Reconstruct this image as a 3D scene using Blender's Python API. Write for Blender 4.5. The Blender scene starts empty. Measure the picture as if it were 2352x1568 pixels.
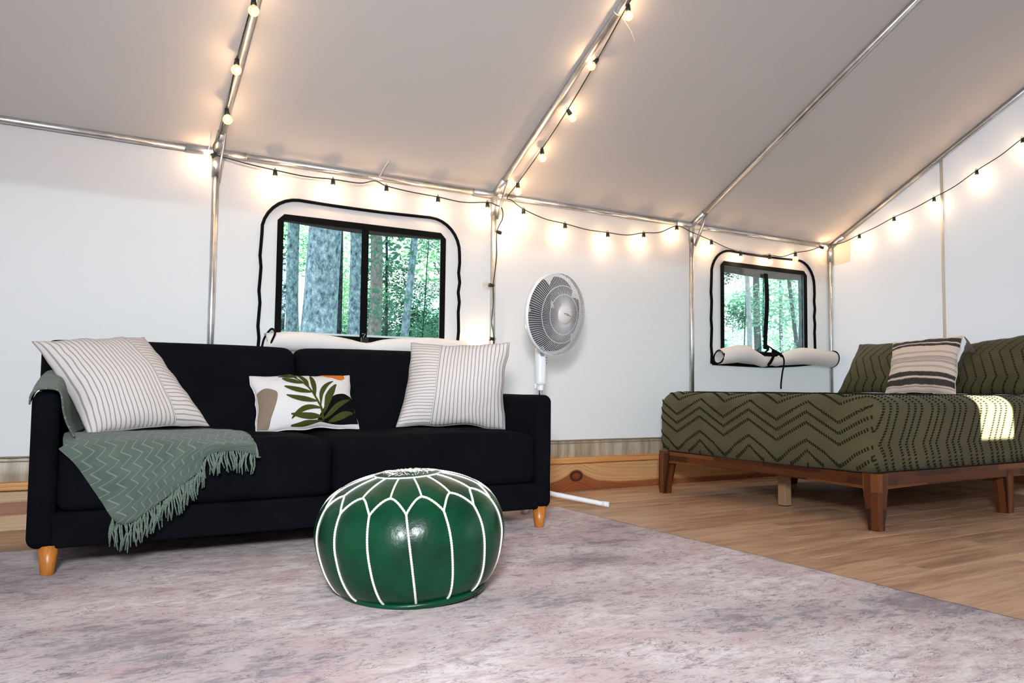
import bpy, bmesh, math, random
from math import sin, cos, pi, exp, sqrt, tan
from mathutils import Vector, Matrix, noise

# ------------------------------------------------------------------ camera, world, sun, added key light, exposure
SC = bpy.context.scene
COL = SC.collection
cam_d = bpy.data.cameras.new('camera'); cam = bpy.data.objects.new('camera', cam_d); COL.objects.link(cam)
YAW, PITCH, ROLL = 0.535928, 0.057249, 0.011402
_F = Vector((sin(YAW)*cos(PITCH), cos(YAW)*cos(PITCH), sin(PITCH)))
_R = Vector((cos(YAW), -sin(YAW), 0)); _U = _R.cross(_F)
_R2 = _R*cos(ROLL)+_U*sin(ROLL); _U2 = -_R*sin(ROLL)+_U*cos(ROLL)
cam.matrix_world = Matrix(((_R2.x, _U2.x, -_F.x, -0.838), (_R2.y, _U2.y, -_F.y, -4.288), (_R2.z, _U2.z, -_F.z, 0.684), (0, 0, 0, 1)))
cam_d.sensor_width = 36; cam_d.lens = 1804.76*36/2352; cam_d.clip_start = 0.02
SC.camera = cam

W = bpy.data.worlds.new('sky'); SC.world = W; W.use_nodes = True
_bg = W.node_tree.nodes['Background']; _bg.inputs[0].default_value = (0.84, 0.93, 1.0, 1); _bg.inputs[1].default_value = 1.9

SUN_DIR = Vector((-0.12, 1.0, -0.29))            # low sun from beyond the front wall
sd = bpy.data.lights.new('sun', 'SUN'); sd.energy = 52.0; sd.angle = 0.009; sd.color = (1.0, 0.99, 0.97)
so = bpy.data.objects.new('sun', sd); COL.objects.link(so)
so.rotation_euler = SUN_DIR.to_track_quat('-Z', 'Y').to_euler(); so.location = (3, -12, 6)

# added key light in an added opening of the front wall (behind the camera)
ad = bpy.data.lights.new('key_area_light', 'AREA'); ad.shape = 'RECTANGLE'; ad.size = 0.5; ad.size_y = 0.42
ad.energy = 74; ad.color = (0.88, 0.95, 1.0); ad.spread = math.radians(112)
ao = bpy.data.objects.new('key_area_light', ad); COL.objects.link(ao)
ao.location = (-1.25, -4.82, 1.58); ao.rotation_euler = (Vector((1.3, -0.6, 0.75))-Vector((-1.25, -4.82, 1.58))).to_track_quat('-Z', 'Y').to_euler()

BULB_W = 1.9
vs = SC.view_settings; vs.view_transform = 'Standard'; vs.look = 'None'; vs.gamma = 1.0; vs.use_curve_mapping = False
vs.exposure = 0.27

# ------------------------------------------------------------------ node helpers
def lin(c):
    return tuple(((v/255)/12.92 if v/255 <= .04045 else ((v/255+.055)/1.055)**2.4) for v in c)+(1,)
def N(nt, typ, ins=None, **props):
    n = nt.nodes.new('ShaderNode'+typ)
    for k, v in props.items(): setattr(n, k, v)
    for k, v in (ins or {}).items():
        s = n.inputs[k]
        if isinstance(v, bpy.types.NodeSocket): nt.links.new(v, s)
        else: s.default_value = v
    return n
def mth(nt, op, a, b=None, c=None, clamp=False):
    ins = {0: a}
    if b is not None: ins[1] = b
    if c is not None: ins[2] = c
    n = N(nt, 'Math', ins, operation=op); n.use_clamp = clamp
    return n.outputs[0]
def mix(nt, f, a, b, blend='MIX'):
    n = N(nt, 'Mix', None, data_type='RGBA'); n.blend_type = blend
    for i, v in ((0, f), (6, a), (7, b)):
        if isinstance(v, bpy.types.NodeSocket): nt.links.new(v, n.inputs[i])
        else: n.inputs[i].default_value = v
    return n.outputs[2]
def ramp(nt, f, stops):
    n = N(nt, 'ValToRGB', {0: f}); r = n.color_ramp
    while len(r.elements) < len(stops): r.elements.new(0.5)
    for e, (p, c) in zip(r.elements, stops): e.position = p; e.color = c if len(c) == 4 else tuple(c)+(1,)
    return n.outputs[0]
def g(v): return (v, v, v, 1)
def coords(nt, kind='Object', scale=(1, 1, 1), loc=(0, 0, 0), rot=(0, 0, 0)):
    t = N(nt, 'TexCoord'); m = N(nt, 'Mapping', {0: t.outputs[kind], 1: loc, 2: rot, 3: scale}); return m.outputs[0]
def nz(nt, vec, scale, detail=4, rough=.55, dist=0):
    return N(nt, 'TexNoise', {'Vector': vec, 'Scale': scale, 'Detail': detail, 'Roughness': rough, 'Distortion': dist}).outputs[0]
def sep(nt, vec):
    n = N(nt, 'SeparateXYZ', {0: vec}); return n.outputs
MATS = {}
def M(name, col=None, rough=.6, metal=0, spec=None, build=None, bump=None, sheen=0, coat=0, trans=0):
    m = bpy.data.materials.new(name); m.use_nodes = True; nt = m.node_tree; nt.nodes.clear()
    out = N(nt, 'OutputMaterial'); p = N(nt, 'BsdfPrincipled', {'Roughness': rough, 'Metallic': metal})
    if spec is not None: p.inputs['Specular IOR Level'].default_value = spec
    if sheen: p.inputs['Sheen Weight'].default_value = sheen; p.inputs['Sheen Roughness'].default_value = .5
    if coat: p.inputs['Coat Weight'].default_value = coat
    if col is not None: p.inputs['Base Color'].default_value = lin(col) if max(col) > 1 else tuple(col)[:3]+(1,)
    nt.links.new(p.outputs[0], out.inputs[0])
    if build: build(nt, p, out)
    if bump:
        sc, st, dist, stretch = bump
        h = nz(nt, coords(nt, 'Object', stretch), sc, 3)
        b = N(nt, 'Bump', {'Strength': st, 'Distance': dist, 'Height': h}); nt.links.new(b.outputs[0], p.inputs['Normal'])
    MATS[name] = m
    return m

def canvas_build(transl, tint, col):
    def f(nt, p, out):
        p.inputs['Specular IOR Level'].default_value = .1
        n1 = nz(nt, coords(nt), 2.2, 3)
        c = mix(nt, mth(nt, 'MULTIPLY', n1, .10), lin(col), lin([v-18 for v in col]))
        nt.links.new(c, p.inputs['Base Color'])
        weave = nz(nt, coords(nt, 'Object', (1, 1, 1)), 420, 2)
        wr = nz(nt, coords(nt, 'Object', (1, 1, .5)), 3.0, 2)
        h = mth(nt, 'ADD', mth(nt, 'MULTIPLY', weave, .05), mth(nt, 'MULTIPLY', wr, 1.0))
        b = N(nt, 'Bump', {'Strength': .25, 'Distance': .01, 'Height': h}); nt.links.new(b.outputs[0], p.inputs['Normal'])
        t = N(nt, 'BsdfTranslucent', {0: tint}); ms = N(nt, 'MixShader', {0: transl, 1: p.outputs[0], 2: t.outputs[0]})
        nt.links.new(ms.outputs[0], out.inputs[0])
    return f
M('canvas', rough=.85, build=canvas_build(.20, (.90, .92, 1, 1), (222, 216, 215)))
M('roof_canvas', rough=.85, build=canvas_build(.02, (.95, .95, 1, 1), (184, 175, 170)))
M('flap_canvas', rough=.8, build=canvas_build(.12, (.95, .95, 1, 1), (236, 231, 228)))
M('patch_canvas', rough=.85, build=canvas_build(.3, (.95, .92, .88, 1), (232, 222, 208)))
def hem_b(nt, p, out):
    c = coords(nt, 'Object', (14, 1, 1.5)); n1 = nz(nt, c, 1.6, 3)
    nt.links.new(ramp(nt, n1, [(.3, lin((142, 128, 106))), (.55, lin((174, 162, 140))), (.75, lin((198, 190, 174)))]), p.inputs['Base Color'])
M('hem_vinyl', rough=.45, build=hem_b)
M('hem_cord', (138, 124, 106), .7)
def galv(nt, p, out):
    n1 = nz(nt, coords(nt), 14, 4)
    nt.links.new(ramp(nt, n1, [(.3, g(.46)), (.7, g(.66))]), p.inputs['Base Color'])
    nt.links.new(mth(nt, 'MULTIPLY_ADD', n1, .10, .34), p.inputs['Roughness'])
M('galvanised_steel', rough=.3, metal=1, build=galv)
M('chrome', (215, 215, 218), .1, 1)
M('black_webbing', (9, 9, 10), .85, spec=.1, bump=(300, .4, .002, (1, 1, 1)))
M('awning_brown', (62, 50, 42), .85)
def pane_b(nt, p, out):
    t = N(nt, 'BsdfTransparent', {0: (.93, .97, .97, 1)}); gl = N(nt, 'BsdfGlossy', {0: (1, 1, 1, 1), 'Roughness': .05})
    fr = N(nt, 'Fresnel', {0: 1.35}); ms = N(nt, 'MixShader', {0: mth(nt, 'MULTIPLY', fr.outputs[0], .22), 1: t.outputs[0], 2: gl.outputs[0]})
    nt.links.new(ms.outputs[0], out.inputs[0])
M('vinyl_pane', build=pane_b)
def sofa_b(nt, p, out):
    c = coords(nt); n1 = nz(nt, c, 330, 3, .7); n2 = nz(nt, c, 6, 3)
    f = mth(nt, 'ADD', mth(nt, 'MULTIPLY', n1, .7), mth(nt, 'MULTIPLY', n2, .3))
    nt.links.new(ramp(nt, f, [(.3, lin((2, 2.5, 3.5))), (.68, lin((18, 20, 25)))]), p.inputs['Base Color'])
    b = N(nt, 'Bump', {'Strength': .35, 'Distance': .002, 'Height': n1}); nt.links.new(b.outputs[0], p.inputs['Normal'])
M('black_tweed', rough=.95, spec=.05, build=sofa_b)
def legw(nt, p, out):
    n1 = nz(nt, coords(nt, 'Object', (30, 30, 3)), 3, 4)
    nt.links.new(ramp(nt, n1, [(.3, lin((150, 84, 26))), (.7, lin((198, 124, 48)))]), p.inputs['Base Color'])
M('honey_wood', rough=.35, build=legw)
def leather(nt, p, out):
    c = coords(nt); n1 = nz(nt, c, 7, 4, .6); n2 = nz(nt, c, 140, 3)
    nt.links.new(ramp(nt, n1, [(.25, lin((0, 38, 22))), (.55, lin((0, 58, 34))), (.8, lin((2, 66, 39)))]), p.inputs['Base Color'])
    nt.links.new(mth(nt, 'MULTIPLY_ADD', n1, .2, .21), p.inputs['Roughness'])
    h = mth(nt, 'ADD', mth(nt, 'MULTIPLY', n2, .16), mth(nt, 'MULTIPLY', nz(nt, c, 26, 3), .7))
    b = N(nt, 'Bump', {'Strength': .42, 'Distance': .006, 'Height': h}); nt.links.new(b.outputs[0], p.inputs['Normal'])
M('green_leather', rough=.3, spec=.32, build=leather)
M('white_cord', (226, 222, 214), .75)
M('dark_metal', (52, 50, 50), .35, .9)
def acacia(nt, p, out):
    t = N(nt, 'TexCoord'); uv = t.outputs['UV']; s = sep(nt, uv)
    row = mth(nt, 'FLOOR', mth(nt, 'MULTIPLY', s[1], 28.0))
    rr = N(nt, 'TexWhiteNoise', {'W': row}, noise_dimensions='1D').outputs[0]
    seg = mth(nt, 'FLOOR', mth(nt, 'ADD', mth(nt, 'MULTIPLY', s[0], 2.6), mth(nt, 'MULTIPLY', rr, 7.0)))
    cell = N(nt, 'TexWhiteNoise', {'Vector': N(nt, 'CombineXYZ', {0: row, 1: seg}).outputs[0]}, noise_dimensions='2D').outputs[0]
    gr = nz(nt, N(nt, 'Mapping', {0: uv, 3: (5, 120, 1)}).outputs[0], 2, 5, .6, .6)
    f = mth(nt, 'ADD', mth(nt, 'MULTIPLY', cell, .62), mth(nt, 'MULTIPLY', gr, .38))
    nt.links.new(ramp(nt, f, [(.15, lin((30, 13, 7))), (.45, lin((66, 32, 15))), (.65, lin((92, 48, 22))), (.9, lin((128, 76, 38)))]), p.inputs['Base Color'])
M('acacia', rough=.32, build=acacia)
M('plain_leg', (150, 120, 88), .5)
def pine(nt, p, out):
    c = coords(nt); s = sep(nt, c)
    # growth-ring contours bend round the knot near x = 2.22, z = 0.095
    dx = mth(nt, 'SUBTRACT', s[0], 2.215); dz = mth(nt, 'SUBTRACT', s[2], .098)
    bell = mth(nt, 'DIVIDE', 1, mth(nt, 'MULTIPLY_ADD', mth(nt, 'MULTIPLY', dx, dx), 60, 1))
    lift = mth(nt, 'MULTIPLY', bell, .085)
    lvl = mth(nt, 'SUBTRACT', s[2], lift)
    wob = mth(nt, 'MULTIPLY', mth(nt, 'SUBTRACT', nz(nt, coords(nt, 'Object', (2.4, 1, 1)), 1.5, 3), .5), .03)
    lvl2 = mth(nt, 'ADD', lvl, wob)
    band = ramp(nt, mth(nt, 'MULTIPLY_ADD', lvl2, 4.0, .1), [(0.0, g(1)), (.235, g(.9)), (.275, g(.12)), (1, g(0))])
    grain = nz(nt, N(nt, 'CombineXYZ', {0: mth(nt, 'MULTIPLY', s[0], 1.2), 1: mth(nt, 'MULTIPLY', lvl, 60)}).outputs[0], 1.5, 5, .6)
    base = ramp(nt, grain, [(.3, lin((192, 144, 92))), (.6, lin((216, 172, 120))), (.8, lin((226, 188, 138)))])
    red = ramp(nt, grain, [(.3, lin((118, 56, 24))), (.7, lin((158, 86, 42)))])
    col = mix(nt, band, base, red)
    d2 = mth(nt, 'SQRT', mth(nt, 'ADD', mth(nt, 'MULTIPLY', mth(nt, 'MULTIPLY', dx, dx), .72), mth(nt, 'MULTIPLY', mth(nt, 'MULTIPLY', dz, dz), 1.5)))
    k = ramp(nt, mth(nt, 'MULTIPLY', d2, 8), [(0, lin((136, 66, 26))), (.18, lin((112, 50, 20))), (.26, lin((56, 22, 10))), (.34, lin((70, 30, 12))), (.40, lin((150, 80, 38)))])
    kf = ramp(nt, mth(nt, 'MULTIPLY', d2, 8), [(0, g(1)), (.34, g(1)), (.46, g(0))])
    col = mix(nt, kf, col, k)
    nt.links.new(col, p.inputs['Base Color'])
M('knotty_pine', rough=.55, build=pine)
def pine2(nt, p, out):
    c = coords(nt); s = sep(nt, c)
    w = mth(nt, 'MULTIPLY', mth(nt, 'SUBTRACT', nz(nt, coords(nt, 'Object', (1.2, 1, 1)), 2, 2), .5), .02)
    zz = mth(nt, 'MULTIPLY', mth(nt, 'ADD', s[2], w), 5)
    grain = nz(nt, coords(nt, 'Object', (1.2, 1, 50)), 2, 5, .6)
    base = ramp(nt, grain, [(.3, lin((182, 150, 116))), (.7, lin((206, 178, 146)))])
    red = ramp(nt, grain, [(.3, lin((134, 88, 66))), (.7, lin((166, 118, 92)))])
    band = ramp(nt, zz, [(0, g(0)), (.33, g(0)), (.38, g(1)), (.63, g(1)), (.69, g(0))])
    nt.links.new(mix(nt, band, base, red), p.inputs['Base Color'])
M('striped_pine', rough=.55, build=pine2)
def bat(nt, p, out):
    grain = nz(nt, coords(nt, 'Object', (1.2, 20, 50)), 2, 5, .6)
    nt.links.new(ramp(nt, grain, [(.3, lin((188, 122, 66))), (.7, lin((224, 168, 106)))]), p.inputs['Base Color'])
M('batten_wood', rough=.5, build=bat)
def floorb(nt, p, out):
    oi = N(nt, 'ObjectInfo').outputs['Random']
    off = N(nt, 'CombineXYZ', {0: mth(nt, 'MULTIPLY', oi, 37.0), 1: mth(nt, 'MULTIPLY', oi, 13.0)}).outputs[0]
    t = N(nt, 'TexCoord'); v = N(nt, 'VectorMath', {0: t.outputs['Object'], 1: off}, operation='ADD').outputs[0]
    a = nz(nt, N(nt, 'Mapping', {0: v, 3: (1.1, 9, 1)}).outputs[0], 1.6, 4, .6, .5)
    b2 = nz(nt, N(nt, 'Mapping', {0: v, 3: (3, 60, 1)}).outputs[0], 2, 4, .6)
    f = mth(nt, 'ADD', mth(nt, 'ADD', mth(nt, 'MULTIPLY', a, .66), mth(nt, 'MULTIPLY', b2, .34)), mth(nt, 'MULTIPLY_ADD', oi, .12, -.06))
    nt.links.new(ramp(nt, f, [(.25, lin((112, 84, 64))), (.42, lin((164, 126, 98))), (.56, lin((198, 158, 126))), (.75, lin((218, 182, 150)))]), p.inputs['Base Color'])
    nt.links.new(mth(nt, 'MULTIPLY_ADD', b2, .2, .35), p.inputs['Roughness'])
M('vinyl_plank', rough=.45, build=floorb)
def rugb(nt, p, out):
    c = coords(nt, 'Object', (.75, 1.35, 1)); cw = nz(nt, c, 3.5, 5, .65, .6)
    fine = nz(nt, coords(nt, 'Object', (.6, 1.4, 1)), 34, 5, .7, .8)
    mid = nz(nt, coords(nt, 'Object', (.7, 1.4, 1), (3, 5, 0)), 14, 5, .68, .7)
    big = nz(nt, coords(nt, 'Object', (.8, 1.2, 1), (7, 1.5, 0)), 1.35, 4, .6, .3)
    v = mth(nt, 'ADD', mth(nt, 'MULTIPLY', mid, .55), mth(nt, 'MULTIPLY', fine, .45))
    base = ramp(nt, v, [(.32, lin((120, 107, 112))), (.44, lin((192, 177, 179))), (.54, lin((216, 204, 204))), (.68, lin((232, 224, 222)))])
    pink = mix(nt, ramp(nt, cw, [(.43, g(0)), (.64, g(.6))]), base, lin((188, 160, 160)))
    dk = mth(nt, 'ADD', mth(nt, 'MULTIPLY', big, 1.0), mth(nt, 'MULTIPLY', mth(nt, 'SUBTRACT', v, .5), 1.1))
    dark = mix(nt, ramp(nt, dk, [(.55, g(0)), (.68, g(.62))]), pink, lin((92, 88, 102)))
    # small carved cracks
    crk = N(nt, 'TexNoise', {'Vector': coords(nt, 'Object', (.55, 1.4, 1)), 'Scale': 26, 'Detail': 4, 'Roughness': .6, 'Distortion': 1.6}).outputs[0]
    line = mth(nt, 'ABSOLUTE', mth(nt, 'SUBTRACT', crk, .5))
    lm = ramp(nt, line, [(0, g(1)), (.018, g(0))]); gate = ramp(nt, nz(nt, coords(nt), 11, 3), [(.46, g(0)), (.54, g(.85))])
    lm2 = mth(nt, 'MULTIPLY', lm, gate)
    colr = mix(nt, lm2, dark, lin((74, 64, 70)))
    nt.links.new(colr, p.inputs['Base Color'])
    h = mth(nt, 'ADD', mth(nt, 'MULTIPLY', v, .6), mth(nt, 'MULTIPLY', nz(nt, coords(nt), 400, 2), .4))
    b = N(nt, 'Bump', {'Strength': .4, 'Distance': .004, 'Height': mth(nt, 'SUBTRACT', h, mth(nt, 'MULTIPLY', lm2, .4))}); nt.links.new(b.outputs[0], p.inputs['Normal'])
M('distressed_rug', rough=.95, spec=.1, build=rugb)
def sageb(nt, p, out):
    t = N(nt, 'TexCoord'); uv = sep(nt, t.outputs['UV'])
    zz = mth(nt, 'PINGPONG', uv[1], .030)                      # stepped zigzag rows of raised stitches
    d = mth(nt, 'ADD', uv[0], mth(nt, 'MULTIPLY', zz, 1.0))
    fr = mth(nt, 'ABSOLUTE', mth(nt, 'SUBTRACT', mth(nt, 'FRACT', mth(nt, 'DIVIDE', d, .036)), .5))
    ln = ramp(nt, fr, [(0, g(1)), (.07, g(1)), (.12, g(0))])
    bead = ramp(nt, mth(nt, 'PINGPONG', uv[1], .0045), [(0, g(.2)), (.0025/.0045*.004, g(.4)), (.004, g(1))])
    knit = nz(nt, coords(nt, 'UV', (1, 1, 1)), 900, 2)
    n2 = nz(nt, coords(nt, 'UV'), 12, 3)
    base = ramp(nt, mth(nt, 'ADD', mth(nt, 'MULTIPLY', knit, .6), mth(nt, 'MULTIPLY', n2, .4)), [(.3, lin((68, 78, 71))), (.7, lin((100, 112, 103)))])
    nt.links.new(mix(nt, mth(nt, 'MULTIPLY', ln, .5), base, lin((134, 147, 137))), p.inputs['Base Color'])
    h = mth(nt, 'ADD', mth(nt, 'MULTIPLY', ln, 1.0), mth(nt, 'MULTIPLY', knit, .35))
    b = N(nt, 'Bump', {'Strength': .8, 'Distance': .004, 'Height': h}); nt.links.new(b.outputs[0], p.inputs['Normal'])
M('sage_knit', rough=.95, spec=.1, sheen=.15, build=sageb)
def yarn(nt, p, out):
    n1 = nz(nt, coords(nt), 220, 2)
    nt.links.new(ramp(nt, n1, [(.3, lin((74, 86, 77))), (.7, lin((118, 131, 121)))]), p.inputs['Base Color'])
M('sage_yarn', rough=.95, spec=.1, build=yarn)
def stripes(edge, left):
    def f(nt, p, out):
        t = N(nt, 'TexCoord'); uv = sep(nt, t.outputs['UV'])
        side = mth(nt, 'LESS_THAN', uv[0], edge) if left else mth(nt, 'GREATER_THAN', uv[0], edge)
        def st(x, k, w):
            fr = mth(nt, 'ABSOLUTE', mth(nt, 'SUBTRACT', mth(nt, 'FRACT', mth(nt, 'MULTIPLY', x, k)), .5))
            return ramp(nt, fr, [(0, g(1)), (w, g(1)), (w+.06, g(0))])
        a = st(uv[0], 27, .09); b = st(uv[1], 27, .09)
        s = mth(nt, 'ADD', mth(nt, 'MULTIPLY', a, mth(nt, 'SUBTRACT', 1, side)), mth(nt, 'MULTIPLY', b, side))
        seam = ramp(nt, mth(nt, 'ABSOLUTE', mth(nt, 'SUBTRACT', uv[0], edge)), [(0, g(1)), (.004, g(0))])
        col = mix(nt, mth(nt, 'MULTIPLY', s, .75), lin((208, 200, 197)), lin((122, 115, 113)))
        col = mix(nt, mth(nt, 'MULTIPLY', seam, .6), col, lin((150, 140, 136)))
        nt.links.new(col, p.inputs['Base Color'])
        h = mth(nt, 'SUBTRACT', mth(nt, 'MULTIPLY', nz(nt, coords(nt), 300, 2), .2), mth(nt, 'ADD', mth(nt, 'MULTIPLY', s, .5), seam))
        bb = N(nt, 'Bump', {'Strength': .45, 'Distance': .003, 'Height': h}); nt.links.new(bb.outputs[0], p.inputs['Normal'])
    return f
M('stripe_cotton_side_right', rough=.9, spec=.1, build=stripes(.70, False))
M('stripe_cotton_side_left', rough=.9, spec=.1, build=stripes(.30, True))
M('white_wool', (214, 210, 210), .95, spec=.1, bump=(260, .6, .003, (1, 1, 1)))
M('olive_embroidery', (62, 68, 28), .95, spec=.1, bump=(500, .7, .002, (1, 1, 1)))
M('taupe_embroidery', (132, 116, 100), .95, spec=.1, bump=(500, .7, .002, (1, 1, 1)))
M('black_embroidery', (10, 10, 12), .95, spec=.1, bump=(500, .7, .002, (1, 1, 1)))
M('orange_embroidery', (204, 112, 34), .95, spec=.1, bump=(500, .7, .002, (1, 1, 1)))
def olive_b(nt, p, out):
    n1 = nz(nt, coords(nt), 500, 2); n2 = nz(nt, coords(nt), 5, 3)
    nt.links.new(ramp(nt, mth(nt, 'ADD', mth(nt, 'MULTIPLY', n1, .6), mth(nt, 'MULTIPLY', n2, .4)), [(.3, lin((64, 60, 40))), (.7, lin((94, 90, 64)))]), p.inputs['Base Color'])
    b = N(nt, 'Bump', {'Strength': .3, 'Distance': .002, 'Height': n1}); nt.links.new(b.outputs[0], p.inputs['Normal'])
M('olive_cotton', rough=.92, spec=.1, sheen=.1, build=olive_b)
M('olive_tuft', (34, 32, 18), .95, spec=.1)
def olive_chev(nt, p, out):
    olive_b(nt, p, out)
    t = N(nt, 'TexCoord'); uv = sep(nt, t.outputs['UV'])
    zz = mth(nt, 'PINGPONG', uv[1], .16)
    d = mth(nt, 'ADD', uv[0], mth(nt, 'MULTIPLY', zz, .7))
    fr = mth(nt, 'ABSOLUTE', mth(nt, 'SUBTRACT', mth(nt, 'FRACT', mth(nt, 'DIVIDE', d, .07)), .5))
    ln = mth(nt, 'MULTIPLY', ramp(nt, fr, [(0, g(1)), (.08, g(1)), (.11, g(0))]), ramp(nt, mth(nt, 'PINGPONG', uv[1], .008), [(.002, g(.25)), (.004, g(1))]))
    c0 = p.inputs['Base Color'].links[0].from_socket
    nt.links.new(mix(nt, ln, c0, lin((34, 32, 18))), p.inputs['Base Color'])
    b = N(nt, 'Bump', {'Strength': .8, 'Distance': .006, 'Height': ln}); nt.links.new(b.outputs[0], p.inputs['Normal'])
M('olive_chevron', rough=.92, spec=.1, sheen=.1, build=olive_chev)
def boho(nt, p, out):
    t = N(nt, 'TexCoord'); uv = sep(nt, t.outputs['UV']); v = uv[1]; u = uv[0]
    fuzz = nz(nt, coords(nt, 'UV', (60, 160, 1)), 1, 3, .7); wob = mth(nt, 'MULTIPLY', mth(nt, 'SUBTRACT', nz(nt, coords(nt, 'UV', (14, 3, 1)), 1, 2), .5), .025)
    vv = mth(nt, 'ADD', v, wob)
    def bandm(c, w, x): return ramp(nt, mth(nt, 'ABSOLUTE', mth(nt, 'SUBTRACT', x, c)), [(0, g(1)), (w*.8, g(1)), (w, g(0))])
    fz = None
    for c, w in ((.095, .045), (.19, .030), (.755, .040), (.875, .052)):
        b = bandm(c, w, vv); fz = b if fz is None else mth(nt, 'MAXIMUM', fz, b)
    twill = ramp(nt, mth(nt, 'FRACT', mth(nt, 'MULTIPLY', mth(nt, 'ADD', u, v), 38)), [(.45, g(0)), (.55, g(1))])
    tw = mth(nt, 'MULTIPLY', mth(nt, 'MAXIMUM', bandm(.355, .02, v), bandm(.625, .018, v)), twill)
    th = None
    for c in (.445, .465, .49, .52, .54, .95): 
        b = bandm(c, .005, v); th = b if th is None else mth(nt, 'MAXIMUM', th, b)
    dash = ramp(nt, mth(nt, 'FRACT', mth(nt, 'MULTIPLY', u, 60)), [(.3, g(.4)), (.5, g(1))])
    th = mth(nt, 'MULTIPLY', th, dash)
    base = lin((222, 207, 196))
    col = mix(nt, mth(nt, 'MULTIPLY', tw, .75), base, lin((122, 114, 114)))
    col = mix(nt, mth(nt, 'MULTIPLY', th, .8), col, lin((96, 92, 94)))
    fc = ramp(nt, fuzz, [(.35, lin((44, 42, 42))), (.55, lin((84, 80, 78))), (.75, lin((176, 166, 158)))])
    col = mix(nt, fz, col, fc); nt.links.new(col, p.inputs['Base Color'])
    h = mth(nt, 'ADD', mth(nt, 'MULTIPLY', fz, mth(nt, 'MULTIPLY_ADD', fuzz, 1.2, .6)), mth(nt, 'MULTIPLY', mth(nt, 'ADD', tw, th), .2))
    b = N(nt, 'Bump', {'Strength': .8, 'Distance': .01, 'Height': h}); nt.links.new(b.outputs[0], p.inputs['Normal'])
M('boho_stripe', rough=.95, spec=.1, build=boho)
M('grey_yarn', (112, 106, 102), .95, spec=.1)
M('white_plastic', (232, 234, 238), .3)
M('grille_wire', (196, 194, 196), .4)
M('cap_plastic', (212, 206, 204), .3)
M('blade_plastic', (84, 88, 93), .25, build=lambda nt, p, out: (p.inputs.__getitem__('Alpha').__setattr__('default_value', .8)))
M('black_plastic', (16, 17, 17), .4)
M('grey_print', (96, 90, 88), .6)
M('label_blue', (160, 180, 198), .5)
M('socket_plastic', (18, 24, 20), .45)
M('cable_rubber', (14, 22, 16), .5)
M('nylon_tie', (228, 222, 210), .4)
def bulb_b(lit):
    def f(nt, p, out):
        t = N(nt, 'BsdfTransparent', {0: (1, .98, .94, 1)}); gl = N(nt, 'BsdfGlossy', {0: (1, 1, 1, 1), 'Roughness': .04})
        lw = N(nt, 'LayerWeight', {0: .35}); ms = N(nt, 'MixShader', {0: mth(nt, 'MULTIPLY_ADD', lw.outputs[1], .4, .03), 1: t.outputs[0], 2: gl.outputs[0]})
        if lit:
            e = N(nt, 'Emission', {0: (1, .62, .30, 1), 1: .55}); ad_ = N(nt, 'AddShader', {0: ms.outputs[0], 1: e.outputs[0]})
            nt.links.new(ad_.outputs[0], out.inputs[0])
        else: nt.links.new(ms.outputs[0], out.inputs[0])
    return f
M('lit_glass', build=bulb_b(True)); M('clear_glass', build=bulb_b(False))
def fil(nt, p, out):
    e = N(nt, 'Emission', {0: (1, .74, .42, 1), 1: 14.0}); nt.links.new(e.outputs[0], out.inputs[0])
M('filament', build=fil); M('brass', (150, 118, 60), .3, 1)
def bark(c1, c2, c3):
    def f(nt, p, out):
        n1 = nz(nt, coords(nt, 'Object', (1, 1, .7)), 16, 6, .75, .3); n2 = nz(nt, coords(nt, 'Object', (1, 1, .55)), 22, 4, .7, .6)
        nt.links.new(ramp(nt, mth(nt, 'ADD', mth(nt, 'MULTIPLY', n1, .6), mth(nt, 'MULTIPLY', n2, .4)), [(.36, lin(c1)), (.5, lin(c2)), (.62, lin(c3))]), p.inputs['Base Color'])
        b = N(nt, 'Bump', {'Strength': .8, 'Distance': .03, 'Height': n2}); nt.links.new(b.outputs[0], p.inputs['Normal'])
    return f
M('bark_lichen', rough=.95, spec=.1, build=bark((40, 54, 64), (146, 172, 184), (214, 232, 236)))
M('bark_dark', rough=.95, spec=.1, build=bark((26, 33, 38), (62, 72, 80), (100, 113, 121)))
M('bark_pale', rough=.95, spec=.1, build=bark((150, 150, 156), (196, 200, 206), (224, 226, 230)))
M('bark_tan', rough=.95, spec=.1, build=bark((104, 100, 102), (168, 160, 158), (212, 198, 188)))
def leafm(c):
    def f(nt, p, out):
        oi = N(nt, 'ObjectInfo').outputs['Random']; n1 = nz(nt, coords(nt), 1.7, 2)
        col = mix(nt, n1, lin(c), lin([min(255, v*1.35) for v in c])); nt.links.new(col, p.inputs['Base Color'])
        t = N(nt, 'BsdfTranslucent', {0: col}); ms = N(nt, 'MixShader', {0: .45, 1: p.outputs[0], 2: t.outputs[0]}); nt.links.new(ms.outputs[0], out.inputs[0])
    return f
M('leaf_bright', rough=.6, spec=.2, build=leafm((150, 188, 148))); M('leaf_mid', rough=.6, spec=.2, build=leafm((94, 138, 116)))
M('leaf_dark', rough=.6, spec=.2, build=leafm((54, 90, 72))); M('leaf_teal', rough=.6, spec=.2, build=leafm((130, 174, 156)))
def litter(nt, p, out):
    n1 = nz(nt, coords(nt), 6, 6, .75)
    nt.links.new(ramp(nt, n1, [(.3, lin((70, 78, 84))), (.5, lin((126, 138, 146))), (.65, lin((150, 170, 150)))]), p.inputs['Base Color'])
M('leaf_litter', rough=.95, spec=.1, build=litter)

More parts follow.
